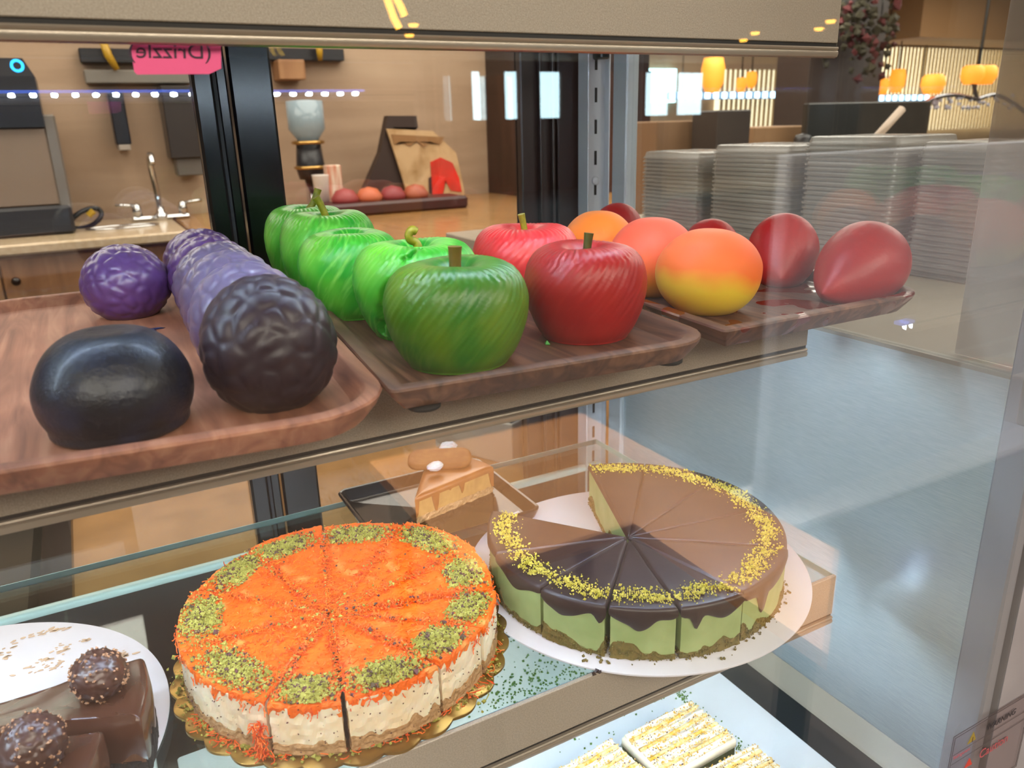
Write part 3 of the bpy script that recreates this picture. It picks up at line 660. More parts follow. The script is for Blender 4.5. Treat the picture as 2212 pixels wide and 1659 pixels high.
        for s_ in (.97,.85,.6,.3):
            P2=cc+(Q-cc)*s_; RR.append(np.c_[P2,hf+.0016+.0005*wv(np.c_[P2,0*P2[:,0]])])
        mb=MB().loft(RR,cap0=False); ob=mb.build('chocolate_glaze',M['choc'],t); smooth_by_angle(ob,60)
        mb=MB(); tip=Q[0]; a_=Q[arc]; ang0=0
        for k in range(int(len(a_)*13)):
            i=rs.randint(len(a_)); e=a_[i]; u=i/len(a_)
            dd=np.linalg.norm(e-tip); rr=1-(.0165+.0055*rs.normal()+.003*math.sin(u*7+seed))/dd
            if rr>.995: continue
            dens=.55+.45*math.sin(u*PI)
            if rs.rand()>dens: continue
            p=tip+(e-tip)*rr; mb.grain((p[0],p[1],hf+.0022+rs.uniform(0,.0018)),rs.choice([.0008,.0012,.0019],p=[.5,.38,.12]))
        for k in range(26):
            i=rs.randint(len(a_)); e=a_[i]; dd=np.linalg.norm(e-tip); p=tip+(e-tip)*(1-rs.uniform(.002,.035)/dd); mb.grain((p[0],p[1],hf+.002),.0006)
        tag(mb.build('ground_pistachio',M['pisty'],t),kind='stuff')
    return t
M['biscuit']=mat('biscuit_crumb',(.76,.61,.44),.9,col2=(.64,.49,.32),nscale=350,bump=.9,bscale=500)
M['cream']=mat('cream_filling',(.97,.92,.83),.55,col2=(.95,.86,.72),nscale=60,sss=.2,bump=.3,bscale=250)
M['kunafa']=mat('kunafa_orange',(.98,.44,.06),.5,col2=(.98,.66,.34),nscale=45,bump=1.,bscale=420,contrast=(.56,.74))
M['shred']=mat('shred_orange',(.98,.50,.07),.5,col2=(.98,.38,.03),nscale=90)
M['shred2']=mat('shred_red_orange',(.92,.28,.04),.5,col2=(.98,.52,.20),nscale=120)
M['pist']=mat('pistachio_green',(.58,.56,.21),.7,col2=(.72,.70,.34),nscale=150)
M['pistd']=mat('pistachio_skin',(.33,.26,.17),.7,col2=(.42,.24,.26),nscale=150)
M['pisty']=mat('pistachio_yellow_green',(.70,.66,.18),.7,col2=(.84,.78,.36),nscale=200)
M['green']=mat('pistachio_cheesecake',(.66,.72,.49),.6,col2=(.60,.67,.43),nscale=40,sss=.15,bump=.25,bscale=200)
M['greencrust']=mat('green_brown_crumb',(.42,.39,.19),.9,col2=(.50,.42,.22),nscale=200,bump=.8,bscale=500)
M['choc']=mat('dark_chocolate_glaze',(.21,.14,.125),.42,col2=(.18,.115,.10),nscale=25,bump=.12,bscale=120,coat=.1)
DRIPS={205:[(.22,.05,.018)],206:[(.5,.16,.007)],207:[(.2,.2,.005),(.93,.05,.012)],204:[(.28,.055,.020)]}
# orange knafeh cheesecake
kc=(-.467,.063); kctr=(-.4501,.0858)
ka=[75.8,46.,11.9,-14.8,-32.2-6,-62.7,-100.7,-131.1,-186.6,-227.3,-254.7]
klab=['far side just right of the central cut','far right side, set slightly back','right side facing the chocolate cake, upper','right side facing the chocolate cake, lower','right front with a broad white side','right front, next to the long front cut','front, left of the long front cut','front left with the largest pistachio pieces','left side','far left side','far side just left of the central cut']
ka2=ka+[ka[0]-360]
for i in range(len(ka)):
    a1,a0=math.radians(ka2[i]),math.radians(ka2[i+1])
    mid=(a0+a1)/2; sh=(.0015,.0045,.001,.0035,.002,.003,.003,.001,.001,.001,.002)[i]
    cakeslice('knafeh_cheesecake_slice','orange shredded-topped cheesecake slice with green pistachio, '+klab[i],'cake slice','slices of the orange knafeh cheesecake',(kc[0]+sh*math.cos(mid),kc[1]+sh*math.sin(mid)),(kctr[0]+sh*math.cos(mid),kctr[1]+sh*math.sin(mid)),.1305,a0,a1,ZS+.0035,.048-(.002 if i%3==0 else 0),'knafeh',100+i)
# chocolate pistachio cheesecake
cc_=(-.182,.033); cctr=(-.1605,.054)
ca=[69.3,47.2,18.9,-9.,-39.1,-81.,-100.7,-135.3,-165.5,-204.1,-233.9]
clab=['beside the gap, showing its cut side','far side, second from gap','far right side with thicker green crumbs','right side, upper','front right with the long chocolate drip','front, with a deep rounded drip of glaze','front left of centre','left side, lower','left side, upper','left, beside the gap']
ca=[69.3,47.2,18.9,-9.,-39.1,-81.+3,-100.7-6,-135.3,-165.5,-204.1+6,-233.9]
for i in range(10):
    a1,a0=math.radians(ca[i]),math.radians(ca[i+1]); mid=(a0+a1)/2; sh=(.001,.001,.001,.001,.0025,.0045,.0045,.0050,.0035,.002)[i]
    cakeslice('pistachio_chocolate_slice','green cheesecake slice with dark chocolate glaze, '+clab[i],'cake slice','slices of the chocolate-glazed pistachio cheesecake',(cc_[0]+sh*math.cos(mid),cc_[1]+sh*math.sin(mid)),(cctr[0]+sh*math.cos(mid),cctr[1]+sh*math.sin(mid)),.142,a0,a1,ZS+.003,.0505,'choc',200+i)
# boards
def disc(nm,c,r,h,m,lab,scal=None,cat='cake board'):
    t=thing(nm,(c[0],c[1],ZS),lab,cat); n=600 if scal else 160
    def rr(k,d): 
        a=2*PI*k/n; x=r+d
        if scal: x=r+d-.0048*(1-abs(math.sin(scal*a/2)))
        return (x*math.cos(a),x*math.sin(a))
    R=[np.array([(*rr(k,d),z) for k in range(n)]) for d,z in ((-.0008,0),(0,.0004),(0,h-.0004),(-.0006,h))]
    o=MB().loft(R).build('board',m,t); smooth_by_angle(o,40); return t
M['white']=mat('white_card',(.90,.89,.92),.45,bump=.05)
M['gold']=mat('gold_foil_board',(.66,.50,.22),.32,.75,col2=(.58,.44,.20),nscale=60)
disc('round_cake_board',(-.1551,.0573),.170,.0022,M['white'],'large round white cake board under the chocolate pistachio cake')
disc('scalloped_cake_board',(-.4505,.083),.1435,.0028,M['gold'],'scalloped gold cake board under the orange cheesecake',scal=30)
wb=disc('round_cake_board',(-.769,.105),.1755,.0022,M['white'],'round white cake board with brown smears at lower left')
M['smear']=mat('brown_smear',(.80,.68,.56),.6)
mb=MB(); rs=np.random.RandomState(5)
for (px,py,w,h_) in ((85,1440,45,14),(125,1405,22,10),(105,1422,30,8),(180,1385,16,6),(30,1392,14,10),(5,1410,20,10),(140,1400,10,14),(255,1412,26,6),(95,1365,40,4),(130,1360,30,3),(120,1442,14,3),(15,1420,12,5),(270,1416,14,3)):
    for q in range(int(3+w/4)):
        x_=px+rs.normal(0,.45)*w; y_=py+rs.normal(0,.45)*h_-(x_-px)*.25; p=at(x_,y_,2,ZS+.0026); n=7; k=rs.uniform(.0008,.0028); an=rs.uniform(-.4,.4)
        a=[]
        for i in range(n):
            t_=2*PI*i/n; r_=k*rs.uniform(.5,1.1); u_,v_=r_*math.cos(t_)*1.3,r_*math.sin(t_)*.5; a.append((p[0]+.769+u_*math.cos(an)-v_*math.sin(an),p[1]-.105+u_*math.sin(an)+v_*math.cos(an),.0024))
        a=np.array(a); b=a.copy(); b[:,2]+=.0005; mb.loft([a,b])
tag(mb.build('chocolate_smears',M['smear'],wb),kind='stuff')
# crumbs by the cakes
mb=MB()
for k in range(420):
    a=rs.uniform(-2.9,-.2) if k%3 else rs.uniform(2.6,4.2); r_=.1305+abs(rs.normal(0,.005)); mb.grain((-.4501+r_*math.cos(a),.0858+r_*math.sin(a),ZS+.0035+.0005),rs.choice([.0006,.001,.0018,.0026],p=[.4,.35,.2,.05]))
tag(mb.build('pistachio_crumbs',M['pist']),'loose green pistachio crumbs along the rim of the gold board','crumbs',kind='stuff')
mb=MB()
for k in range(160):
    a=rs.uniform(-2.9,-.5) if k%4 else rs.uniform(3.4,4.1); r_=.1305+abs(rs.normal(0,.004)); p=np.array([-.4501+r_*math.cos(a),.0858+r_*math.sin(a),ZS+.0042]); q=[]; an=rs.uniform(0,6)
    for s_ in range(4): q.append(p.copy()); an+=rs.normal(0,.7); p=p+np.array([.0025*math.cos(an),.0025*math.sin(an),rs.uniform(0,.0008)])
    mb.tube(q,.00045,3,False)
for k in range(120):   # the shreds spilling down between the two front left slices
    a=math.radians(-131)+rs.normal(0,.02); r_=.137+rs.normal(0,.0015); p=np.array([-.4501+(r_-.002)*math.cos(a)-.004,.0858+(r_-.002)*math.sin(a)+.001,ZS+.004+rs.uniform(0,.03)]); q=[]
    for s_ in range(4): q.append(p.copy()); p=p+np.array([rs.normal(0,.0012),rs.normal(0,.0012),rs.uniform(-.003,.001)])
    mb.tube([np.maximum(x,[-9,-9,ZS+.0035]) for x in q],.00045,3,False)
tag(mb.build('loose_shreds',M['shred2']),'loose orange shreds spilt around the orange cheesecake','crumbs',kind='stuff')
mb=MB()
for k in range(60):
    a=rs.uniform(-2.6,-.7); r_=.144+abs(rs.normal(0,.004)); mb.grain((cctr[0]+r_*math.cos(a),cctr[1]+r_*math.sin(a),ZS+.0028),rs.choice([.0006,.001,.0018]))
for px,py in ((1262,1425),(1300,1428),(1310,1430),(1295,1420),(1560,1424)):
    for k in range(4): p=at(px+rs.uniform(-6,6),py+rs.uniform(-3,3),2,ZS+.003); mb.grain(p,.0016)
tag(mb.build('crust_crumbs',M['greencrust']),'loose brown-green crumbs on the white board in front of the pistachio cake','crumbs',kind='stuff')
mb=MB()
for px,py,s_ in ((1055,1490,.004),(1046,1515,.002),(1060,1470,.0012),(1075,1440,.0012),(1078,1428,.0012),(1042,1538,.0016),(1033,1520,.002)):
    mb.grain(at(px,py,2,ZS+.001),s_)
mb.tube([at(1050,1492,2,ZS+.001),at(1056,1500,2,ZS+.002),at(1050,1512,2,ZS+.001),at(1040,1516,2,ZS+.001)],.0005,4)
tag(mb.build('glass_crumbs',M['pist']),'few pistachio crumbs fallen on the glass shelf between the two round cakes','crumbs',kind='stuff')
mb=MB(); 
for px,py in ((1283,1455),(1290,1450),(1296,1452)): mb.grain(at(px,py,2,ZS+.0012),.0024)
tag(mb.build('chocolate_crumb',M['choc']),'dark chocolate crumb on the shelf rail below the white board','crumb')
# chocolate slices with truffles
M['milk']=mat('milk_chocolate_ganache',(.32,.19,.13),.25,col2=(.28,.16,.11),nscale=20,coat=.5,bump=.25,bscale=60)
M['mousse']=mat('chocolate_mousse',(.50,.34,.24),.7,col2=(.38,.24,.16),nscale=80,bump=.4,bscale=200)
M['blackcrust']=mat('black_cookie_crust',(.07,.07,.09),.8,bump=1.,bscale=500)
def chocslice(lab,c,ctr,R,a0,a1,seed):
    P,O=outline(c,ctr,R,a0,a1); o=P.mean(0); t=thing('chocolate_cake_slice',(o[0],o[1],ZS+.0022),lab,'cake slice','chocolate slices with truffles'); Q=P-o; n=normals(Q); m=len(Q); rs=np.random.RandomState(seed); arc=(O==1)
    crz=np.where(arc,.034,.010)+smooth1(rs.normal(0,.004,m),2); 
    MB().loft(layer(Q,0,.01,5,.0009,seed=seed)).build('cookie_base',M['blackcrust'],t)
    mo=layer(Q*.985,.009,.044,6,.0006,seed=seed+2); MB().loft(mo).build('mousse_filling',M['mousse'],t)
    # outer crust wall
    ia=np.where(arc)[0]; A=Q[ia]; nn=n[ia]; top=.017+smooth1(rs.normal(0,.008,len(ia)),1); mb=MB(); V=[]
    for k in range(len(ia)):
        V+=[(*(A[k]-nn[k]*.0015),0),(*(A[k]+nn[k]*(.001+rs.normal(0,.0003))),0),(*(A[k]+nn[k]*(.0012+rs.normal(0,.0004))),top[k]*.5),(*(A[k]+nn[k]*.0006),top[k]),(*(A[k]-nn[k]*.0015),top[k])]
    F=[(k*5+j,k*5+(j+1)%5,(k+1)*5+(j+1)%5,(k+1)*5+j) for k in range(len(ia)-1) for j in range(5)]
    mb.add(V,F); mb.build('cookie_crust_wall',M['blackcrust'],t)
    hf=.044; dr=np.where(arc,.004,.006)+smooth1(np.abs(rs.normal(0,.035,m)),9)*.8; dr=smooth1(dr,3); wv=noise3(seed,7,45); cc=Q.mean(0); RR=[np.c_[Q-n*.0004,hf-dr],np.c_[Q+n*.0012,hf-dr-.0003],np.c_[Q+n*.0022,hf-dr*.5],np.c_[Q+n*.0014,hf+.001+0*dr],np.c_[Q-n*.001,hf+.0035+0*dr]]
    for s_ in (.93,.8,.6,.3): P2=cc+(Q-cc)*s_; RR.append(np.c_[P2,hf+.0045+.0045*wv(np.c_[P2,0*P2[:,0]])])
    ob=MB().loft(RR,cap0=False).build('chocolate_ganache',M['milk'],t); smooth_by_angle(ob,70)
    return t
chocslice('chocolate cake slice with glossy ganache, the farther of the two on the white board',(-.765,.078),(-.752,.062),.1455,math.radians(-24),math.radians(2),301)
chocslice('chocolate cake slice with glossy ganache, the nearer one at the bottom left corner',(-.775,.055),(-.776,.040),.140,math.radians(-46),math.radians(-17),302)
def truffle(p,r,lab,seed):
    G,F=sphere_grid(72,48); th,ph=G[:,0],G[:,1]; D=np.c_[np.sin(th)*np.cos(ph),np.sin(th)*np.sin(ph),np.cos(th)]; rs=np.random.RandomState(seed)
    S=rs.normal(size=(260,3)); S/=np.linalg.norm(S,axis=1)[:,None]; d=np.arccos(np.clip(D@S.T,-1,1)).min(1)
    rr=1+.085*np.exp(-(d/.065)**2)+.04*noise3(seed,10,9)(D); t=thing('chocolate_truffle',p,lab,'truffle','round nut-coated truffles')
    mb=MB(); mb.add(D*(rr*r)[:,None]+np.array([0,0,r*.93]),F); mb.build('chocolate_shell',M['trufc'],t,True); mb=MB()
    for s_ in S[:150]: mb.grain(s_*r*1.075+np.array([0,0,r*.93]),rs.uniform(.0006,.0017))
    tag(mb.build('nut_bits',M['nut'],t),kind='stuff')
M['trufc']=mat('truffle_chocolate',(.30,.19,.155),.4,col2=(.24,.14,.12),nscale=120,coat=.3); M['nut']=mat('chopped_nut',(.66,.50,.38),.7)
zt2=ZS+.0022+.0475
pa=at(213,1458,2,zt2+.0165); pb=at(70,1606,2,zt2+.0175)
truffle((pa[0],pa[1],zt2),.0178,'nut-coated chocolate truffle on the farther chocolate slice',1); truffle((pb[0],pb[1],zt2-.001),.0190,'nut-coated chocolate truffle on the nearer chocolate slice, bottom left',2)
# black tray with the caramel slice
t=thing('black_tray',(-.280,.282,ZS),'black glossy rectangular tray behind the orange cake, holding one caramel slice','tray')
M['blackpl']=mat('black_plastic',(.03,.03,.035),.15,spec=.6)
def bl(d,z): return np.c_[rquad([(-.096,-.092),(.095,-.092),(.095,.078),(-.096,.078)],[.012]*4,d),np.full(28,z)]
o=MB().loft([bl(.010,0),bl(.006,.001),bl(.0005,.012),bl(0,.014),bl(.0015,.0155),bl(.004,.015),bl(.006,.012),bl(.012,.003),bl(.016,.002)]).build('tray_body',M['blackpl'],t); smooth_by_angle(o,35)
lt=(-.316,.250); la0,la1=math.radians(14),math.radians(60); ZT=ZS+.0022
P,O=outline(lt,(-.302,.268),.100,la0,la1); o=P.mean(0); t=thing('caramel_cheesecake_slice',(o[0],o[1],ZT),'caramel-topped cheesecake slice with a biscuit on top, standing on the black tray','cake slice'); Q=P-o; n=normals(Q)
M['caramel']=mat('caramel_glaze',(.66,.40,.17),.3,col2=(.60,.35,.14),nscale=40,coat=.3); M['tanfill']=mat('caramel_filling',(.80,.62,.36),.6,col2=(.74,.56,.32),nscale=60,bump=.2)
MB().loft(layer(Q,0,.009,4,.001,seed=4)).build('biscuit_base',M['biscuit'],t); MB().loft(layer(Q*.995,.0085,.032,5,.0003,seed=5)).build('caramel_filling',M['tanfill'],t)
rs=np.random.RandomState(3); m=len(Q); dr=.004+np.clip(smooth1(rs.normal(0,.045,m),5),0,.02); cc=Q.mean(0)
ob=MB().loft([np.c_[Q,.032-dr],np.c_[Q+n*.0010,.032-dr],np.c_[Q+n*.0014,.031+0*dr],np.c_[Q,.034+0*dr],np.c_[cc+(Q-cc)*.8,.0348+0*dr],np.c_[cc+(Q-cc)*.4,.0348+0*dr]],cap0=False).build('caramel_glaze',M['caramel'],t); smooth_by_angle(ob,60)
tb=thing('caramel_biscuit',(0,0,0),'brown caramelised biscuit lying on the caramel cheesecake slice','biscuit')
bc=at(950,993,2,ZT+.040); tb.location=(bc[0],bc[1],ZT+.0385)
M['biscoff']=mat('caramel_biscuit',(.62,.40,.18),.65,col2=(.55,.33,.13),nscale=60,bump=.4,bscale=300)
def bo(d,z): return np.c_[rquad([(-.039,-.020),(.039,-.020),(.039,.020),(-.039,.020)],[.015]*4,d),np.full(28,z)]
ob=MB().loft([bo(.003,0),bo(.0005,.0012),bo(0,.003),bo(.001,.0055),bo(.003,.0068),bo(.006,.0070)]).build('biscuit_slab',M['biscoff'],tb); smooth_by_angle(ob,50); tb.rotation_euler=(.20,.0,-.44)
M['whip']=mat('whipped_cream',(.92,.92,.94),.5,sss=.2,bump=.4,bscale=200)
def blob(p,r,lab,seed):
    G,F=sphere_grid(40,26); th,ph=G[:,0],G[:,1]; D=np.c_[np.sin(th)*np.cos(ph),np.sin(th)*np.sin(ph),np.cos(th)]; V=D*(1+.22*noise3(seed,6,5)(D)+.1*noise3(seed+1,8,13)(D))[:,None]*np.array(r); mb=MB(); mb.add(V,F)
    o=mb.build('whipped_cream',M['whip'],None,True); o.location=p; tag(o,lab,'cream'); return o
p=at(940,1008,2,ZT+.044); blob((p[0],p[1],ZT+.0445),(.0105,.006,.0055),'ragged dab of white cream on the near side of the caramel biscuit',5)
p=at(968,966,2,ZT+.046); blob((p[0],p[1],ZT+.046),(.011,.008,.007),'dab of white cream on the far side of the caramel biscuit',8)
# ------------------------------------------------------------------ deck: boards and slices
ZD=-.446
def slab(nm,a,b,r,lab,cat,m,th=.004):
    cx_,cy_=(a[0]+b[0])/2,(a[1]+b[1])/2; hx,hy=(b[0]-a[0])/2,(b[1]-a[1])/2; t=thing(nm,(cx_,cy_,a[2]),lab,cat)
    f=lambda d,z:np.c_[rquad([(-hx,-hy),(hx,-hy),(hx,hy),(-hx,hy)],[r]*4,d),np.full(28,z)]
    o=MB().loft([f(.0008,0),f(0,.0006),f(0,th-.0008),f(.001,th)]).build('board',m,t); smooth_by_angle(o,35); return t
M['whitepl']=mat('white_tray_board',(.88,.91,.93),.2,coat=.2)
bd=slab('rectangular_cake_board',(-.58,-.15,ZD),(.007,.262),.004,'white rectangular board on the black deck holding the iced green slices','cake board',M['whitepl'])if False else slab('rectangular_cake_board',(-.60,-.15,ZD),(.007,.285,ZD),.004,'white rectangular board on the black deck holding the iced green slices','cake board',M['whitepl'])
slab('rectangular_cake_board',(-.93,.10,ZD),(-.62,.30,ZD),.004,'white rectangular board with tan marks seen through the glass at lower left','cake board',M['whitepl'])
mb=MB(); rs=np.random.RandomState(9)
for k in range(900):
    x=rs.choice([-.17,-.13,-.21,-.10,-.25])+rs.normal(0,.03); y=.17+rs.normal(0,.045); mb.grain((min(x,-.02),min(y,.275),ZD+.0045),rs.uniform(.0008,.0024))
for k in range(500):
    y=rs.uniform(-.13,.09); mb.grain((-.066+abs(rs.normal(0,.006)),y,ZD+.0045),rs.uniform(.0006,.0016))
tag(mb.build('green_crumbs',mat('green_crumb',(.28,.46,.16),.8,col2=(.36,.50,.2),nscale=90)),'green cake crumbs scattered over the white board on the deck','crumbs',kind='stuff')
M['greensponge']=mat('green_sponge',(.36,.40,.22),.9,col2=(.42,.46,.27),nscale=200,bump=.9,bscale=350); M['icing']=mat('white_icing',(.93,.90,.82),.5,sss=.15,bump=.2)
M['syr']=mat('yellow_syrup',(.86,.66,.18),.3,col2=(.93,.84,.6),nscale=170,coat=.3,contrast=(.4,.6))
def barslice(c,sx,sy,h,rz,lab,seed):
    t=thing('iced_green_slice',(c[0],c[1],ZD+.004),lab,'cake slice','iced green cake slices on the white board',rz); rs=np.random.RandomState(seed)
    f=lambda d,z:np.c_[rquad([(-sx,-sy),(sx,-sy),(sx,sy),(-sx,sy)],[.003]*4,d),np.full(28,z)]
    o=MB().loft([f(.001,0),f(0,.002),f(.0003,h*.72),f(.001,h*.72)]).build('green_sponge',M['greensponge'],t); smooth_by_angle(o,40)
    o=MB().loft([f(.0005,h*.66),f(-.0006,h*.70),f(-.0006,h*.9),f(.001,h*.97),f(.004,h)]).build('white_icing',M['icing'],t); smooth_by_angle(o,60)
    mb=MB(); ms=MB(); n=9
    for k in range(n):
        y=-sy+.004+(2*sy-.008)*k/(n-1); pts=[(x,y+rs.normal(0,.0003),h+.0006+rs.normal(0,.0002)) for x in np.linspace(-sx+.003,sx-.003,9)]
        (mb if k%2==0 else ms).tube(pts,.0022,6)
    ob=mb.build('icing_ridges',M['icing'],t); smooth_by_angle(ob,60); ob=ms.build('syrup_lines',M['syr'],t); smooth_by_angle(ob,60)
    mb=MB(); md=MB()
    for k in range(800): mb.grain((rs.uniform(-sx,sx)*.97,rs.uniform(-sy,sy)*.97,h+.0022),rs.uniform(.0005,.0016))
    for k in range(90): md.grain((rs.uniform(-sx,sx)*.95,rs.uniform(-sy,sy)*.95,h+.0026),rs.uniform(.0005,.0011))
    tag(mb.build('yellow_crumbs',M['syr'],t),kind='stuff'); tag(md.build('dark_specks',M['pistd'],t),kind='stuff')
zz=-.405
q=[at(p,y,2,zz)[:2] for p,y in ((1340,1573),(1500,1518),(1602,1605),(1425,1662))]
c0=np.mean(q,0)
barslice(c0,.050,.034,.034,.05,'white-iced slice with yellow lines and green sponge, middle one under the shelf',1)
barslice((c0[0]-.108,c0[1]-.004),.050,.034,.034,.10,'white-iced slice with yellow lines, left one cut by the bottom edge',2)
barslice((c0[0]+.012,c0[1]-.080),.050,.034,.034,.0,'white-iced slice with yellow crumbs, nearest one at the bottom edge',3)
# ------------------------------------------------------------------ sticky note
ny=.0075
nc=[at(px,py,1,ny) for px,py in ((280,84),(477,90),(478,148),(452,160),(296,161),(290,155))]
mb=MB(); a=np.array(nc); mb.loft([a,a+np.array([0,.0002,0])]); nt_=thing('sticky_note',tuple(a[:4].mean(0)),'bright pink sticky note with handwriting seen from behind, hanging below the top rail','note')
ob=mb.build('paper',M['pink'],nt_); ob.matrix_parent_inverse=Matrix.Translation(nt_.location).inverted()
wtxt=(a[1][0]-a[0][0])
tx=text_mesh('handwriting','(Drizzle)',.0112,M['ink'],(a[1][0]-.006,ny-.0003,at(400,126,1,ny)[2]),mirror=True,parent=nt_,sx=1.12,shear=-.1); tx.matrix_parent_inverse=Matrix.Translation(nt_.location).inverted()
# ------------------------------------------------------------------ room shell
def struct(nm,mb,m,smooth=False):
    return tag(mb.build(nm,m,None,smooth),kind='structure')
M['wallwood']=woodmat('wall_panelling',(.62,.53,.44),(.67,.58,.49),(.71,.63,.54),0,.12,rough=.6,bump=.05)
M['plaster']=mat('warm_plaster',(.62,.53,.43),.8,col2=(.58,.49,.40),nscale=3)
M['ceil']=mat('brown_ceiling',(.66,.52,.38),.8)
M['floor']=mat('grey_brown_floor',(.30,.26,.23),.5,col2=(.26,.22,.20),nscale=4)
ZF=-1.1; ZC=1.35
struct('floor',MB().box((-4,-14.2,ZF-.1),(14,5.6,ZF)),M['floor'])
struct('ceiling',MB().box((-4,-14.2,ZC),(14,5.6,ZC+.1)),M['ceil'])
struct('wall_back',MB().box((-4,3.15,ZF),(1.62,3.3,ZC)),M['wallwood'])
struct('wall_far',MB().box((1.62,5.0,ZF),(14,5.15,ZC)),M['plaster'])
struct('wall_return',MB().box((1.62,3.15,ZF),(1.72,5.0,ZC)),M['plaster'])
struct('wall_left',MB().box((-4.1,-14.2,ZF),(-4,3.3,ZC)),M['plaster'])
struct('wall_right',MB().box((14,-14.2,ZF),(14.1,5.15,ZC)),M['plaster'])
# wall behind the viewer, with daylight windows
M['darkwall']=mat('dark_front_wall',(.20,.15,.12),.7)
WIN=[(6.31,6.5),(7.01,7.3),(7.8,8.28),(10.4,11.05),(11.27,12.0)]
mb=MB(); xs=-4
for a,b in WIN: mb.box((xs,-14.12,ZF),(a,-14.0,ZC)); xs=b
mb.box((xs,-14.12,ZF),(14,-14.0,ZC))
for a,b in WIN: mb.box((a,-14.12,ZF),(b,-14.0,.3)); mb.box((a,-14.12,1.16),(b,-14.0,ZC))
struct('wall_front',mb,M['darkwall'])
M['day']=emat('daylight_pane',(.80,.95,1),9.)
for i,(a,b) in enumerate(WIN):
    struct('window_%d'%(i+1),MB().box((a,-14.08,.3),(b,-14.07,1.16)),M['day'])
struct('trim_1',MB().box((-4,3.13,.62),(1.62,3.15,.66)),M['wallwood'])
# pale panel and shaped wooden table, added behind the viewer for their front-glass reflections
M['tablewood']=mat('tan_table_top',(.78,.56,.36),.5,col2=(.72,.50,.31),nscale=6)
struct('partition',MB().box((1.42,-1.95,ZF),(3.6,-1.85,.05)),mat('pale_partition',(.72,.74,.78),.7)) if False else None
t=thing('corner_table',(.45,-1.1,ZF),'tan wooden corner table whose reflection lies over the cakes in the front glass','table')
zt3=-.6
mb=MB(); 
L6=[(.327,-.55),(.60,-.755),(.60,-1.66),(-.05,-1.66),(-.05,-1.05),(.327,-1.05)]
def slabpoly(mb,P,z0,z1):
    n=len(P); v=[(x,y,z0) for x,y in P]+[(x,y,z1) for x,y in P]; mb.add(v,[tuple(range(n)),tuple(range(2*n-1,n-1,-1))]+[(i,(i+1)%n,n+(i+1)%n,n+i) for i in range(n)])
slabpoly(mb,[(x-.45,y+1.1) for x,y in L6],zt3-.03-ZF,zt3-ZF); mb.build('table_top',M['tablewood'],t)
for x,y in ((.36,-.63),(.57,-.79),(.57,-1.6),(0,-1.6),(0,-1.1)): MB().box((x-.45-.02,y+1.1-.02,0),(x-.45+.02,y+1.1+.02,zt3-.03-ZF)).build('table_leg',M['blackmetal'],t)
pb_=thing('column',(1.9,-1.6,ZF),'pale panel added behind the viewer for its reflection in the front glass','panel'); pb_.name='reflection_panel'
MB().bbox((-.62,-.03,0),(1.2,.03,1.1+.10),.004).build('panel_board',mat('pale_panel',(.72,.76,.82),.6),pb_); MB().bbox((-.62,-.15,0),(1.2,.15,.03),.004).build('panel_foot',M['alu'],pb_)
# back counters
M['stone']=mat('beige_worktop',(.64,.48,.30),.2,col2=(.58,.43,.26),nscale=14)
M['stone2']=mat('cream_worktop',(.78,.70,.58),.2,col2=(.72,.63,.50),nscale=60)
ZK=-.12
t=tag(MB().bbox((-3.2,2.50,ZK-.035),(-.26,3.148,ZK),.006).build('sink_worktop',M['stone2']),'cream worktop with a rounded front edge under the faucet','worktop')
M['cabwood']=woodmat('cabinet_oak',(.50,.35,.22),(.58,.42,.28),(.64,.49,.34),2,.25,rough=.5,bump=.08)
for i,x in enumerate((-2.59,-2.01,-1.43,-.85)):
    c=thing('base_cabinet',(x+.29,2.84,ZF),['oak base cabinet, leftmost under the sink worktop','oak base cabinet left of centre under the sink worktop','oak base cabinet below the coffee machine','oak base cabinet with a dark knob below the faucet'][i],'cabinet','oak base cabinets')
    MB().box((-.29,-.28,.06),(.29,.30,ZK-.04-ZF)).build('carcass',M['cabwood'],c)
    d_=MB().bbox((-.287,-.30,.08),(.287,-.281,ZK-.05-ZF),.003).build('door',M['cabwood'],c)
    MB().lathe([(0,0),(.006,0),(.006,.012),(.014,.018),(.014,.024),(0,.027)],n=16).build('knob',M['blackmetal'],d_,True).matrix_local=Matrix.Translation((-.25,-.301,.86))@Matrix.Rotation(PI/2,4,'X')
t=thing('peninsula_counter',(1.0,2.2,ZF),'polished tan worktop behind the apples on a dark brown base','counter')
MB().bbox((-1.25,-.85,ZK-.04-ZF),(1.6,.94,ZK-ZF),.006).build('worktop',M['stone'],t); M['brown']=woodmat('dark_brown_panel',(.17,.10,.08),(.22,.13,.10),(.27,.17,.13),2,.3,rough=.4,bump=.05)
MB().box((-1.22,-.80,0),(1.55,.94,ZK-.04-ZF)).build('base_panel',M['brown'],t)
t=thing('low_worktop',(.3,.9,ZF),'tan worktop directly behind the case, seen below the middle shelf','worktop')
MB().bbox((-1.0,-.38,.60),(.3,.28,.65),.004).build('top_slab',M['stone'],t); MB().box((-.98,-.36,0),(.28,.27,.60)).build('base_panel',M['cabwood'],t)
t=thing('undercounter_fridge',(-1.2,.95,ZF),'dark green-black refrigerator seen at far left below the middle shelf','refrigerator')
MB().bbox((-.60,-.42,0),(.47,.4,.72),.01).build('body',mat('dark_fridge',(.10,.115,.09),.15),t); MB().bbox((-.1,-.44,.1),(.44,-.42,.70),.004).build('door',mat('dark_fridge_door',(.075,.09,.085),.1),t)
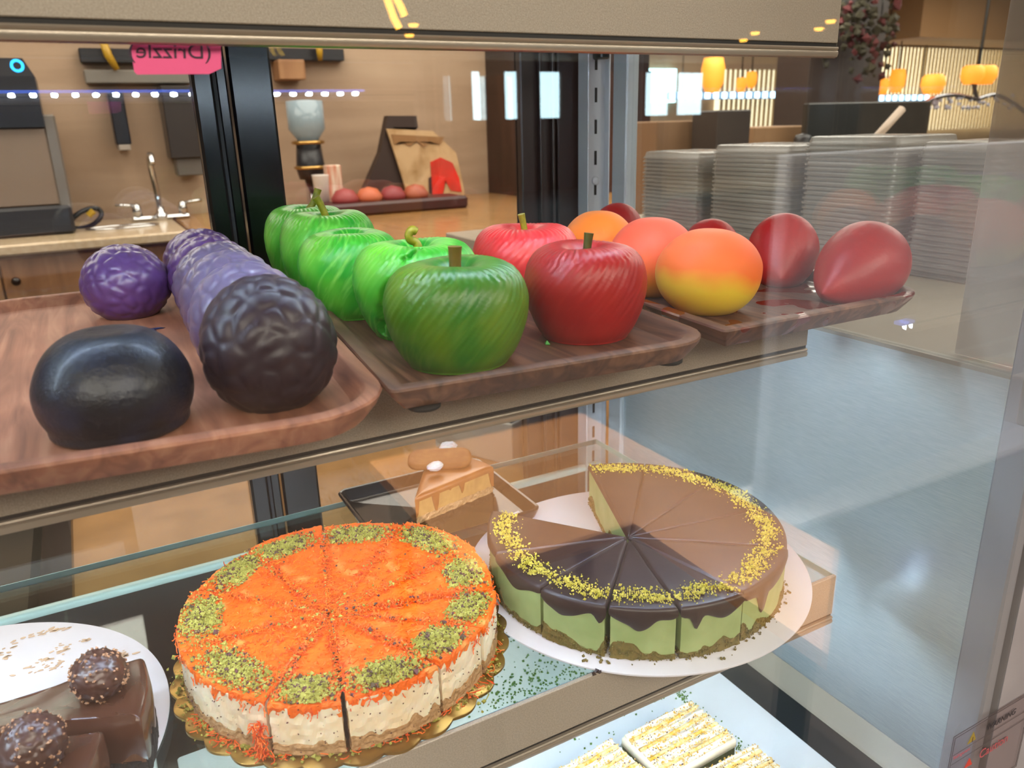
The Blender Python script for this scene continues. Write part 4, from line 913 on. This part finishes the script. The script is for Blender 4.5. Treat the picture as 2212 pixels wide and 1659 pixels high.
t=thing('cardboard_box',(.16,.93,-.45),'white and grey cardboard box behind the caramel slice','box',None,.5); MB().bbox((-.13,-.1,0),(.13,.1,.09),.002).build('box_body',mat('white_box',(.8,.77,.72),.5),t); MB().bbox((-.125,-.095,.09),(.125,.095,.094),.001).build('box_lid',mat('grey_lid',(.30,.27,.25),.4),t)
t=thing('tall_cabinet',(1.43,2.9,ZK),'tall dark brown cabinet at the end of the back wall','cabinet')
P_=at(1052,300,1,3.14); MB().box((P_[0]-1.43,-.20,0),(.5,.24,.55)).build('door',M['brown'],t); MB().box((P_[0]-1.43+.005,-.18,.55),(.5,.24,1.2)).build('upper_box',mat('dark_brown_upper',(.16,.10,.09),.35),t)
def B(nm,lab,cat,p0,p1,Y,dep,m,part='body',r=.004,group=None,bot=None):
    """box whose front face spans two photo points on the plane y=Y"""
    a=at(*p0,1,Y); b=at(*p1,1,Y); x0,x1=sorted((a[0],b[0])); z0,z1=sorted((a[2],b[2])); z0=z0 if bot is None else bot; t=thing(nm,((x0+x1)/2,Y+dep/2,z0),lab,cat,group); hx=(x1-x0)/2
    o=MB().bbox((-hx,-dep/2,0),(hx,dep/2,z1-z0),min(r,hx*.5,(z1-z0)*.3)).build(part,m,t); return t,hx,z1-z0
YW=3.149
dkm=mat('charcoal_plastic',(.12,.12,.14),.35); dkb=mat('blue_black_plastic',(.07,.08,.12),.3)
# coffee machine
t=thing('coffee_machine',(-.83,2.86,ZK),'coffee machine with black top, beige steel front and blue light ring, far left','coffee machine')
MB().bbox((-.30,-.16,0),(.22,.16,.10),.01).build('base',dkm,t); MB().bbox((-.30,-.145,.10),(.20,.16,.36),.006).build('front_panel',mat('beige_steel',(.55,.47,.40),.3,.4),t)
o=MB().loft([np.c_[[( -.30,z),(.195-.0,z),(.195,z)] and np.array([(-.30,-.17),(.19,-.17),(.19,.16),(-.30,.16)]),np.full(4,z)] for z in (.36,.52)]+[np.c_[np.array([(-.28,-.165),(.165,-.165),(.165,.15),(-.28,.15)]),np.full(4,.575)]]).build('top_housing',dkb,t)
MB().bbox((.185,-.15,.08),(.225,-.05,.40),.006).build('side_column',mat('silver_side',(.5,.47,.44),.3,.5),t)
pr=at(37,142,1,2.69); G=[]; mb=MB(); mb.tube([(pr[0]+.83+.016*math.cos(a),-.172,pr[2]-ZK+.016*math.sin(a)) for a in np.linspace(0,2*PI,25)],.004,6); mb.build('light_ring',emat('blue_ring',(.2,.7,1),4.),t)
# wall-mounted things
t,hx,hz=B('soap_dispenser','black soap dispenser with a pale lower lip on the wall left of the faucet','dispenser',(232,200),(285,312),YW-.1,.10,dkb); MB().bbox((-hx*.8,-.055,-.022),(hx*.8,.04,0),.003).build('lip',mat('pale_grey',(.6,.56,.52),.5),t)
t,hx,hz=B('towel_dispenser','large dark paper towel dispenser on the wall beside the black door frame','dispenser',(345,185),(440,340),YW-.14,.14,mat('dark_taupe',(.17,.15,.145),.3)); MB().bbox((-hx*.7,-.05,-.07),(hx,.05,0),.004).build('outlet',mat('grey_glass',(.36,.34,.32),.3),t)
t,hx,hz=B('wall_rack','dark rail on the wall with a yellow-handled tool, above the soap dispenser','rack',(168,103),(450,138),YW-.05,.05,dkm)
tt=thing('yellow_handle_tool',(at(240,120,1,YW-.09)[0],YW-.09,at(240,150,1,YW-.09)[2]),'tool with a yellow handle hanging on the left wall rail','tool'); MB().tube([(-.02,0,.10),(-.01,.0,.05),(.012,.01,0)],[.014,.016,.012],8).build('handle',mat('yellow_plastic',(.70,.55,.14),.4),tt,True)
t,hx,hz=B('wall_rack','dark rail on the wall right of the black door frame','rack',(560,102),(745,132),YW-.05,.05,dkm)
tt=thing('yellow_handle_tool',(at(690,110,1,YW-.09)[0],YW-.09,at(690,130,1,YW-.09)[2]),'short yellow-handled tool hanging on the right wall rail','tool'); MB().tube([(0,0,.07),(0,.0,.03),(.002,.01,0)],[.014,.014,.010],8).build('handle',mat('yellow_plastic2',(.70,.55,.14),.4),tt,True)
B('wooden_shelf_box','small tan wooden box on the wall between the rail and the light strip','box',(600,128),(662,172),YW-.12,.12,M['cabwood'])
B('wall_shelf','small grey glass shelf on the wall above the faucet','shelf',(180,150),(420,180),YW-.06,.06,mat('grey_shelf',(.46,.44,.41),.3))
# faucet
ch=mat('chrome',(.8,.8,.8),.08,1.); fb=at(345,458,2,ZK); fb=at(345,445,1,2.98); t=thing('faucet',(fb[0],2.98,ZK),'chrome two-handle faucet with a tall spout on the sink worktop','faucet')
mb=MB(); mb.lathe([(0,0),(.03,0),(.028,.02),(.016,.03),(.014,.05),(0,.05)],n=24); mb.build('base',ch,t,True)
MB().bbox((-.11,-.022,0),(.11,.022,.018),.008).build('deck_plate',ch,t)
MB().tube(catmull([(0,0,.04),(-.003,0,.12),(-.01,-.01,.20),(-.012,-.05,.245),(-.012,-.10,.25),(-.012,-.125,.22)],5),.012,10).build('spout',ch,t,True)
for sx in (-1,1):
    mb=MB(); mb.lathe([(0,0),(.018,0),(.018,.03),(.012,.05),(0,.055)],c=(sx*.085,0,.015),n=18); mb.tube([(sx*.085,0,.06),(sx*.16,-.01,.068)],.007,8); mb.build('handle',ch,t,True)
t=thing('black_cable_loop',(at(185,455,2,ZK)[0],2.86,ZK+.001),'coiled black cable with a yellow tie beside the coffee machine','cable'); mb=MB()
mb.tube([(.055*math.cos(a)-.01,.015*math.sin(2*a),.034+.03*math.sin(a)+.018*math.cos(a)) for a in np.linspace(0,2*PI,26)],.009,8,False); mb.build('coil',mat('black_cable',(.04,.04,.045),.5),t,True); MB().tube([(.0,-.012,.045),(.02,-.012,.062)],.012,8).build('tie',mat('yellow_tie',(.75,.6,.1),.5),t)
tw=thing('sink',(at(250,468,2,ZK)[0],2.78,ZK),'shallow steel sink rim set into the worktop beside the faucet','sink'); mb=MB(); mb.tube([(.12*math.cos(a),.05*math.sin(a),.003) for a in np.linspace(0,2*PI,30)],.005,6,False); mb.build('rim',ch,tw,True)
# grinder, cups, poster, dark tray
g0=at(650,455,2,ZK); t=thing('coffee_grinder',(.30,2.9,ZK),'coffee grinder with clear hopper and brass bands, right of the black door frame','coffee grinder')
mb=MB(); mb.lathe([(0,.13),(.05,.13),(.06,.17),(.05,.27),(0,.27)],n=24); mb.build('body',dkm,t,True); MB().lathe([(.04,0),(.06,0),(.06,.02),(.03,.03),(.03,.13),(0,.13)],n=24).build('foot',ch,t,True)
MB().lathe([(.03,.27),(.075,.33),(.075,.44),(.02,.445)],n=24).build('hopper',mat('hopper_glass',(.55,.62,.66),.1),t,True); mb=MB(); 
for z in (.17,.27,.33): mb.lathe([(.060,z),(.068,z+.003),(.068,z+.012),(.060,z+.015)],n=24)
mb.build('brass_band',mat('brass',(.75,.6,.35),.2,.9),t,True)
for i,(px,lab) in enumerate(((628,'white paper cup stack, left one beside the coffee grinder'),(655,'striped white carton beside the cup stack'))):
    p=at(px,440,2,ZK); t=thing('paper_cup_stack' if i==0 else 'milk_carton',(p[0],2.72,ZK),lab,'cup stack' if i==0 else 'carton')
    if i==0: MB().lathe([(0,0),(.026,0),(.036,.15),(.038,.155),(0,.155)],n=24).build('cups',mat('paper_white',(.86,.83,.80),.5),t,True)
    else: MB().bbox((-.028,-.028,0),(.03,.028,.19),.003).build('carton_body',mat('carton_stripes',(.86,.82,.74),.5,col2=(.75,.5,.4),nscale=20,stretch=(3,3,.4)),t)
# brown menu stand with poster
t=thing('poster_stand',(.86,2.86,ZK),'dark brown easel carrying a beige poster with a red drawing','poster stand')
def poly(Pp,Y,th,nm,m,par,orig):
    pts=[at(x,y,1,Y) for x,y in Pp]; a=np.array(pts)-np.array(orig); return MB().loft([a,a+np.array([0,th,0])]).build(nm,m,par)
og=(.86,2.86,ZK)
poly([(785,415),(822,330),(838,250),(900,250),(903,275),(850,275),(880,370),(895,430),(790,430)],2.86,.05,'easel',mat('dark_brown_card',(.19,.13,.11),.5),t,og)
poly([(835,278),(935,283),(985,330),(1000,395),(1005,428),(885,435),(868,380),(852,330)],2.84,.01,'poster',mat('beige_poster',(.76,.64,.48),.4,col2=(.60,.46,.28),nscale=9,contrast=(.5,.7)),t,og)
poly([(930,350),(952,340),(978,352),(992,385),(998,415),(975,412),(962,390),(956,424),(935,424)],2.835,.003,'red_drawing',mat('poster_red',(.86,.16,.10),.4,col2=(.70,.20,.14),nscale=14),t,og)
poly([(845,290),(960,296),(950,312),(930,306),(915,318),(900,305),(885,316),(865,306),(852,312)],2.836,.003,'poster_heading',mat('poster_brown',(.55,.40,.24),.5),t,og)
poly([(926,385),(934,380),(936,420),(927,418)],2.836,.003,'dark_strip',mat('dark_strip',(.22,.14,.12),.5),t,og)
p=at(800,445,2,ZK); t=thing('low_tray',(p[0],2.62,ZK),'low dark tray with red and pink pieces in front of the easel','tray')
MB().bbox((-.30,-.10,0),(.30,.08,.05),.01).build('tray_body',mat('dark_red_brown',(.20,.10,.10),.4),t)
for i in range(4):
    rr=thing('red_pastry',(p[0]-.2+.1*i,2.61,ZK+.045),'blurred red pastry on the low dark tray','pastry','red pastries on the dark tray'); MB().lathe([(0,0),(.05,0),(.055,.02),(.035,.05),(0,.06)],n=20).build('pastry_body',mat('red_pastry_%d'%i,[(.55,.22,.22),(.70,.36,.22),(.50,.16,.2),(.6,.3,.2)][i],.5),rr,True)
# ------------------------------------------------------------------ right of the case
MBp=tag(MB().box((XW+.016,-.185,ZF),(1.8,-.170,-.051)).build('counter_front_panel',mat('counter_front',(.52,.51,.52),.5,col2=(.48,.47,.48),nscale=12)),'pale panel below the side counter, right of the grey corner post','panel')
ctop=tag(MB().bbox((XW+.0145,-.22,-.05),(1.9,1.05,SP-.001),.002).build('side_counter',mat('pale_grey_counter',(.70,.66,.60),.25,col2=(.66,.62,.56),nscale=9)),'pale counter outside the right side glass under the stacked lids','counter')
tag(MB().box((.64,-.165,ZF),(1.8,1.0,-.051)).build('lower_counter_cabinet',mat('counter_base',(.5,.47,.43),.6)),'pale cabinet standing below the side counter','cabinet')
def lidmat():
    m,nt,out=newmat('clear_plastic'); t=N(nt,'ShaderNodeBsdfTransparent'); t.inputs[0].default_value=(.93,.94,.95,1); p=N(nt,'ShaderNodeBsdfPrincipled'); p.inputs['Base Color'].default_value=(.42,.40,.38,1); p.inputs['Roughness'].default_value=.22; p.inputs['Specular IOR Level'].default_value=.8
    mx=N(nt,'ShaderNodeMixShader'); mx.inputs[0].default_value=.5; nt.links.new(t.outputs[0],mx.inputs[1]); nt.links.new(p.outputs[0],mx.inputs[2]); nt.links.new(mx.outputs[0],out.inputs[0]); return m
M['lid']=lidmat()
def lidmesh(sx,sy):
    f=lambda d,z:np.c_[rquad([(-sx,-sy),(sx,-sy),(sx,sy),(-sx,sy)],[.016]*4,d,6),np.full(24,z)]
    mb=MB(); mb.loft([f(.004,0),f(.0,.0004),f(0,.0028),f(.003,.0032),f(.006,.012),f(.012,.0135)],cap0=False)
    o=mb.build('plastic_lid',M['lid']); smooth_by_angle(o,30); return o
specs=[(.100,.210,.168,.42,'nearest stack'),(.222,.385,.176,.40,'second stack from the front'),(.412,.600,.163,.41,'third stack from the front'),(.622,.800,.150,.41,'farthest stack')]
for (ya,yb_,zt4,xf,wl) in specs:
    base=None; sy=(yb_-ya)/2; z=SP; step=.0072; i=0
    while z<zt4-.008:
        if base is None: o=lidmesh(.075,sy); base=o
        else: o=base.copy(); COL.objects.link(o)
        o.location=(xf+.075+random.uniform(-.0012,.0012),(ya+yb_)/2+random.uniform(-.0012,.0012),z); o.rotation_euler=(0,0,random.uniform(-.006,.006))
        tag(o,'clear plastic container in the %s outside the side glass'%wl,'lid','clear plastic containers, '+wl); z+=step; i+=1
# upright frosted holder
q=[at(2086,755,2,SP),at(2185,782,2,SP)]
t=thing('frosted_panel',(.110,-.105,SP),'frosted white upright panel on the counter just outside the side glass','panel')
def fm():
    m,nt,out=newmat('frosted_white'); a=N(nt,'ShaderNodeBsdfTransparent'); a.inputs[0].default_value=(.9,.88,.88,1); b=N(nt,'ShaderNodeBsdfDiffuse'); b.inputs[0].default_value=lin((.85,.82,.80)); c=N(nt,'ShaderNodeMixShader'); c.inputs[0].default_value=.45
    nt.links.new(a.outputs[0],c.inputs[1]); nt.links.new(b.outputs[0],c.inputs[2]); nt.links.new(c.outputs[0],out.inputs[0]); return m
MB().bbox((0,-.035,0),(.004,.028,.42),.001).build('sheet',fm(),t); MB().bbox((-.004,-.04,0),(.012,-.031,.42),.001).build('edge_strip',mat('cream_edge',(.85,.76,.68),.5),t)
# far room: windows with pleated blinds, column, lamps
def blind(nm,p0,p1,Y,e,wn):
    a=at(*p0,1,Y); b=at(*p1,1,Y); x0,x1=a[0],b[0]; z0,z1=b[2],a[2]
    struct(wn,MB().box((x0,Y,z0),(x1,Y+.02,z1)),emat(nm+'_pane',(1,.93,.78),e))
    t=thing('pleated_blind',((x0+x1)/2,Y-.04,z0),nm,'blind'); mb=MB(); w=(x1-x0); n=int(w/.055)
    for k in range(n): x=-w/2+(k+.5)*w/n; mb.bbox((x-.011,-.012,0),(x+.011,.012,z1-z0),.004)
    mb.build('blind_slats',mat('blind_beige',(.72,.62,.46),.7),t); MB().box((-w/2,-.02,z1-z0),(w/2,.02,z1-z0+.05)).build('head_rail',mat('blind_rail',(.6,.5,.4),.6),t)
blind('cream vertical blind over the large window at top right',(1880,100),(2300,268),4.95,4.5,'window_6')
blind('beige vertical blind over the window behind the lamps, top centre right',(1550,150),(1795,270),4.95,2.2,'window_7')
struct('window_8',MB().box((at(1318,148,1,4.95)[0],4.95,at(1318,222,1,4.95)[2]),(at(1380,148,1,4.95)[0],4.97,at(1318,148,1,4.95)[2])).box((at(1402,148,1,4.95)[0],4.95,at(1402,222,1,4.95)[2]),(at(1462,148,1,4.95)[0],4.97,at(1402,148,1,4.95)[2])),emat('cyan_daylight',(.75,.97,1),5.))
t,hx,hz=B('column','dark column beside the flowers, reaching the ceiling','column',(1772,-120),(1885,330),3.6,.3,mat('dark_column',(.19,.13,.11),.6),part='shaft'); t.name='column'
rs=np.random.RandomState(2); fl=thing('flower_garland',tuple(at(1900,70,1,3.4)),'dried red and green flower garland hanging by the dark column','flowers'); mg=MB(); mr=MB()
for k in range(160):
    p=at(1870+rs.normal(0,34),60+rs.normal(0,45),1,3.4+rs.uniform(-.1,.1)); (mg if rs.rand()<.55 else mr).grain(p-np.array(fl.location),rs.uniform(.02,.045))
MB().tube([(0,0,.1),(0,0,ZC-fl.location[2])],.006,6).build('hanging_cord',M['blackmetal'],fl); tag(mg.build('leaves',mat('dull_leaf',(.22,.20,.13),.8),fl),kind='stuff'); tag(mr.build('petals',mat('dull_petal',(.34,.12,.13),.8),fl),kind='stuff')
soff=tag(MB().box((at(1900,90,1,4.7)[0],4.3,at(2050,95,1,4.7)[2]),(9,4.9,ZC)).build('trim_2',mat('soffit_brown',(.62,.46,.30),.6)),kind='structure')
M['shade']=mat('amber_shade',(.95,.62,.25),.6,emis=(1,.55,.12),estr=1.6)
def pendant(px,py0,py1,Y,lab,w=None):
    a=at(px,py1,1,Y); b=at(px,py0,1,Y); h=b[2]-a[2]; r=(w or h*.36); t=thing('pendant_lamp',tuple(a),lab,'lamp','amber pendant lamps in the far room')
    MB().lathe([(r*.55,0),(r*.95,h*.3),(r,h*.7),(r*.8,h),(r*.3,h*1.02)],n=24).build('lamp_shade',M['shade'],t,True); MB().tube([(0,0,h),(0,0,ZC-a[2])],.006,6).build('rod',M['blackmetal'],t); return t
pendant(1538,125,200,4.2,'large amber pendant lamp left of the three far lamps, above the plastic containers')
pendant(1622,155,190,4.6,'small amber pendant lamp in the middle of the far lamps'); pendant(1805,125,195,3.9,'large amber pendant lamp just left of the dark column'); pendant(1600,168,200,4.6,'smallest amber pendant lamp, low in the middle')
pendant(1905,170,205,4.6,'small amber lamp right of the dark column'); pendant(1935,150,200,4.6,'amber lamp second right of the dark column')
def lstrip(p0,p1,Y,lab):
    a_,b_=at(*p0,1,Y),at(*p1,1,Y); c_=(a_+b_)/2; t=thing('light_strip',tuple(c_),lab,'light','LED strips in the far room'); L_=b_[0]-a_[0]
    MB().bbox((-L_/2,-.01,-.03),(L_/2,.02,.03),.004).build('strip_housing',mat('strip_housing_'+str(int(L_*100)),(.5,.6,.7),.4,emis=(.5,.7,.9),estr=.5),t); n=int(L_/.09)
    for x_ in (-L_*.4,L_*.4): MB().tube([(x_,0,.02),(x_,0,ZC-c_[2])],.004,6).build('hanging_rod',M['blackmetal'],t)
    b0=MB().bbox((-.028,-.02,-.024),(.028,-.01,.024),.006).build('light_bead',M['farled'],t)
    for i in range(n):
        q=b0 if i==0 else b0.copy()
        if i: COL.objects.link(q)
        q.location.x=-L_/2+(i+.5)*L_/n
M['farled']=emat('far_led',(.75,.90,1),7.)
lstrip((1440,203),(1740,208),4.8,'longer cool white LED strip behind the plastic containers'); lstrip((1805,210),(2005,214),4.8,'shorter cool white LED strip above the register screen')
# lamps behind the viewer, seen as small reflections in the front glass
M['warmtube']=emat('warm_tube',(1,.72,.25),14.)
def mir(p): return np.array([p[0],2*YG-p[1],p[2]])
for pts,lab in (([(832,-8),(842,20),(850,42),(861,62)],'long curved warm lamp tube behind the viewer'),([(850,-8),(862,12),(872,36)],'shorter curved warm lamp tube behind the viewer')):
    P3=[mir(at(x,y,1,1.6)) for x,y in pts]; t=thing('tube_lamp',tuple(P3[-1]),lab,'lamp'); q=catmull([p-P3[-1] for p in P3],5); MB().tube(q,.0085,8).build('glowing_tube',M['warmtube'],t,True); MB().tube([q[0],q[0]+np.array([0,0,ZC-P3[0][2]])],.003,6).build('cord',M['blackmetal'],t)
for px,py in ((893,58),(884,80),(1630,75),(1605,90),(1768,66),(1793,50)):
    p=mir(at(px,py,2,ZC-.03)); 
    if p[1]<-13: p=mir(at(px,py,1,9.))
    t=thing('downlight',tuple(p),'small round warm ceiling downlight behind the viewer','light','downlights behind the viewer'); MB().lathe([(0,0),(.05,0),(.05,.012),(.06,.014),(.06,.03),(0,.03)],n=20).build('lamp_disc',M['warmtube'],t,True)
t=thing('chandelier',tuple(at(2105,205,1,3.0)),'crystal chandelier with amber shades at top right','chandelier'); c=np.array(t.location)
for px,py in ((2015,185),(2100,165),(2128,165)):
    p=at(px,py,1,3.0)-c; MB().lathe([(.05,0),(.075,.05),(.07,.10),(.05,.12)],c=tuple(p-np.array([0,0,.05])),n=20).build('lamp_shade',M['shade'],t,True)
for pts in ([(2110,215),(2060,205),(2010,215),(1965,245)],[(2110,215),(2150,205),(2185,220),(2212,240)],[(2110,215),(2105,190),(2100,170)]):
    MB().tube(catmull([at(x,y,1,3.0)-c for x,y in pts],5),.014,8).build('arm',mat('silver_arm',(.5,.5,.52),.2,.8),t,True)
mb=MB()
for k in range(40): mb.grain(at(rs.uniform(1990,2190),rs.uniform(205,235),1,3.0)-c,.02)
tag(mb.build('crystal_drops',mat('crystal',(.8,.8,.85),.05,spec=1.),t),kind='stuff'); MB().tube([(0,0,0),(0,0,ZC-c[2])],.01,6).build('rod',M['blackmetal'],t)
# register screen and other dark shapes behind the lids, standing on the side counter
t,hx,hz=B('register_screen','dark register screen behind the plastic containers','screen',(1765,222),(1985,305),1.45,.03,mat('dark_screen',(.15,.14,.13),.3)); t.rotation_euler=(.0,0,-.12)
zb=t.location.z; MB().bbox((-.04,-.03,ZK-zb),(.04,.03,0),.004).build('stand',dkm,t)
a,b=at(1888,302,1,1.0),at(1948,236,1,1.0); t=thing('swivel_arm',(a[0],a[1],SP),'pale diagonal swivel arm in front of the dark register screen','arm'); a0_=np.array([a[0],a[1],SP]); MB().tube([(0,0,0),tuple(a-a0_),tuple(b-a0_)],.012,8).build('arm_tube',mat('pale_arm',(.70,.62,.55),.5),t,True)
B('appliance','dark blurred appliance behind the farther plastic containers','appliance',(1552,238),(1618,330),1.42,.12,mat('dark_machine',(.15,.14,.15),.4),bot=ZK)
B('cardboard_box','tan box behind the plastic containers, left of the dark appliance','box',(1420,262),(1540,340),1.56,.2,mat('tan_box',(.50,.38,.27),.7),bot=ZK)
B('cardboard_box','tan box behind the plastic containers, right of the dark appliance','box',(1630,275),(1750,340),1.58,.2,mat('tan_box2',(.55,.42,.29),.7),bot=ZK)
p=at(1735,300,1,1.44); t=thing('round_device',(p[0],p[1],ZK),'small black round device just left of the register screen','device'); dz_=p[2]-ZK; MB().lathe([(0,0),(.03,0),(.03,dz_),(.024,dz_+.012),(0,dz_+.018)],n=20).build('body',dkm,t,True)
# ------------------------------------------------------------------ light
def area(nm,loc,size,size_y,power,col,rot=(0,0,0),spread=None):
    l=bpy.data.lights.new(nm,'AREA'); l.shape='RECTANGLE'; l.size=size; l.size_y=size_y; l.energy=power; l.color=col
    if spread: l.spread=spread
    o=bpy.data.objects.new(nm,l); COL.objects.link(o); o.location=loc; o.rotation_euler=rot; return o
cool=(.88,.95,1.)
K=1.
warm=(1,.90,.78)
for x,y,w_ in ((-1.6,1.9,60),(.6,2.0,60),(3.2,3.2,90),(2.4,.6,60),(6,2.5,110),(-2.2,-2.2,110),(.0,-2.6,120),(2.6,-2.6,110)):
    area('ceiling_fill',(x,y,ZC-.02),1.9,1.9,w_,warm)  # unseen area lights added to fill the room and the front faces
l=bpy.data.lights.new('table_fill_spot','SPOT'); l.energy=210; l.color=warm; l.spot_size=math.radians(62); l.spot_blend=.5; l.shadow_soft_size=.04  # unseen spot added to brighten the table for its reflection
o=bpy.data.objects.new('table_fill_spot',l); COL.objects.link(o); o.location=(.35,-1.15,ZC-.04)
w=bpy.data.worlds.new('world'); w.use_nodes=True; w.node_tree.nodes['Background'].inputs[0].default_value=(.9,.85,.78,1); w.node_tree.nodes['Background'].inputs[1].default_value=.3; sc.world=w
sc.view_settings.view_transform='Standard'; sc.view_settings.look='None'; sc.view_settings.gamma=1; sc.view_settings.exposure=.22
try:
    sc.view_settings.use_curve_mapping=False
    sc.cycles.use_denoising=True; sc.cycles.transparent_max_bounces=40; sc.cycles.max_bounces=8; sc.cycles.glossy_bounces=5; sc.cycles.sample_clamp_indirect=4.
    sc.cycles.caustics_reflective=False; sc.cycles.caustics_refractive=False
except Exception as e: print(e)
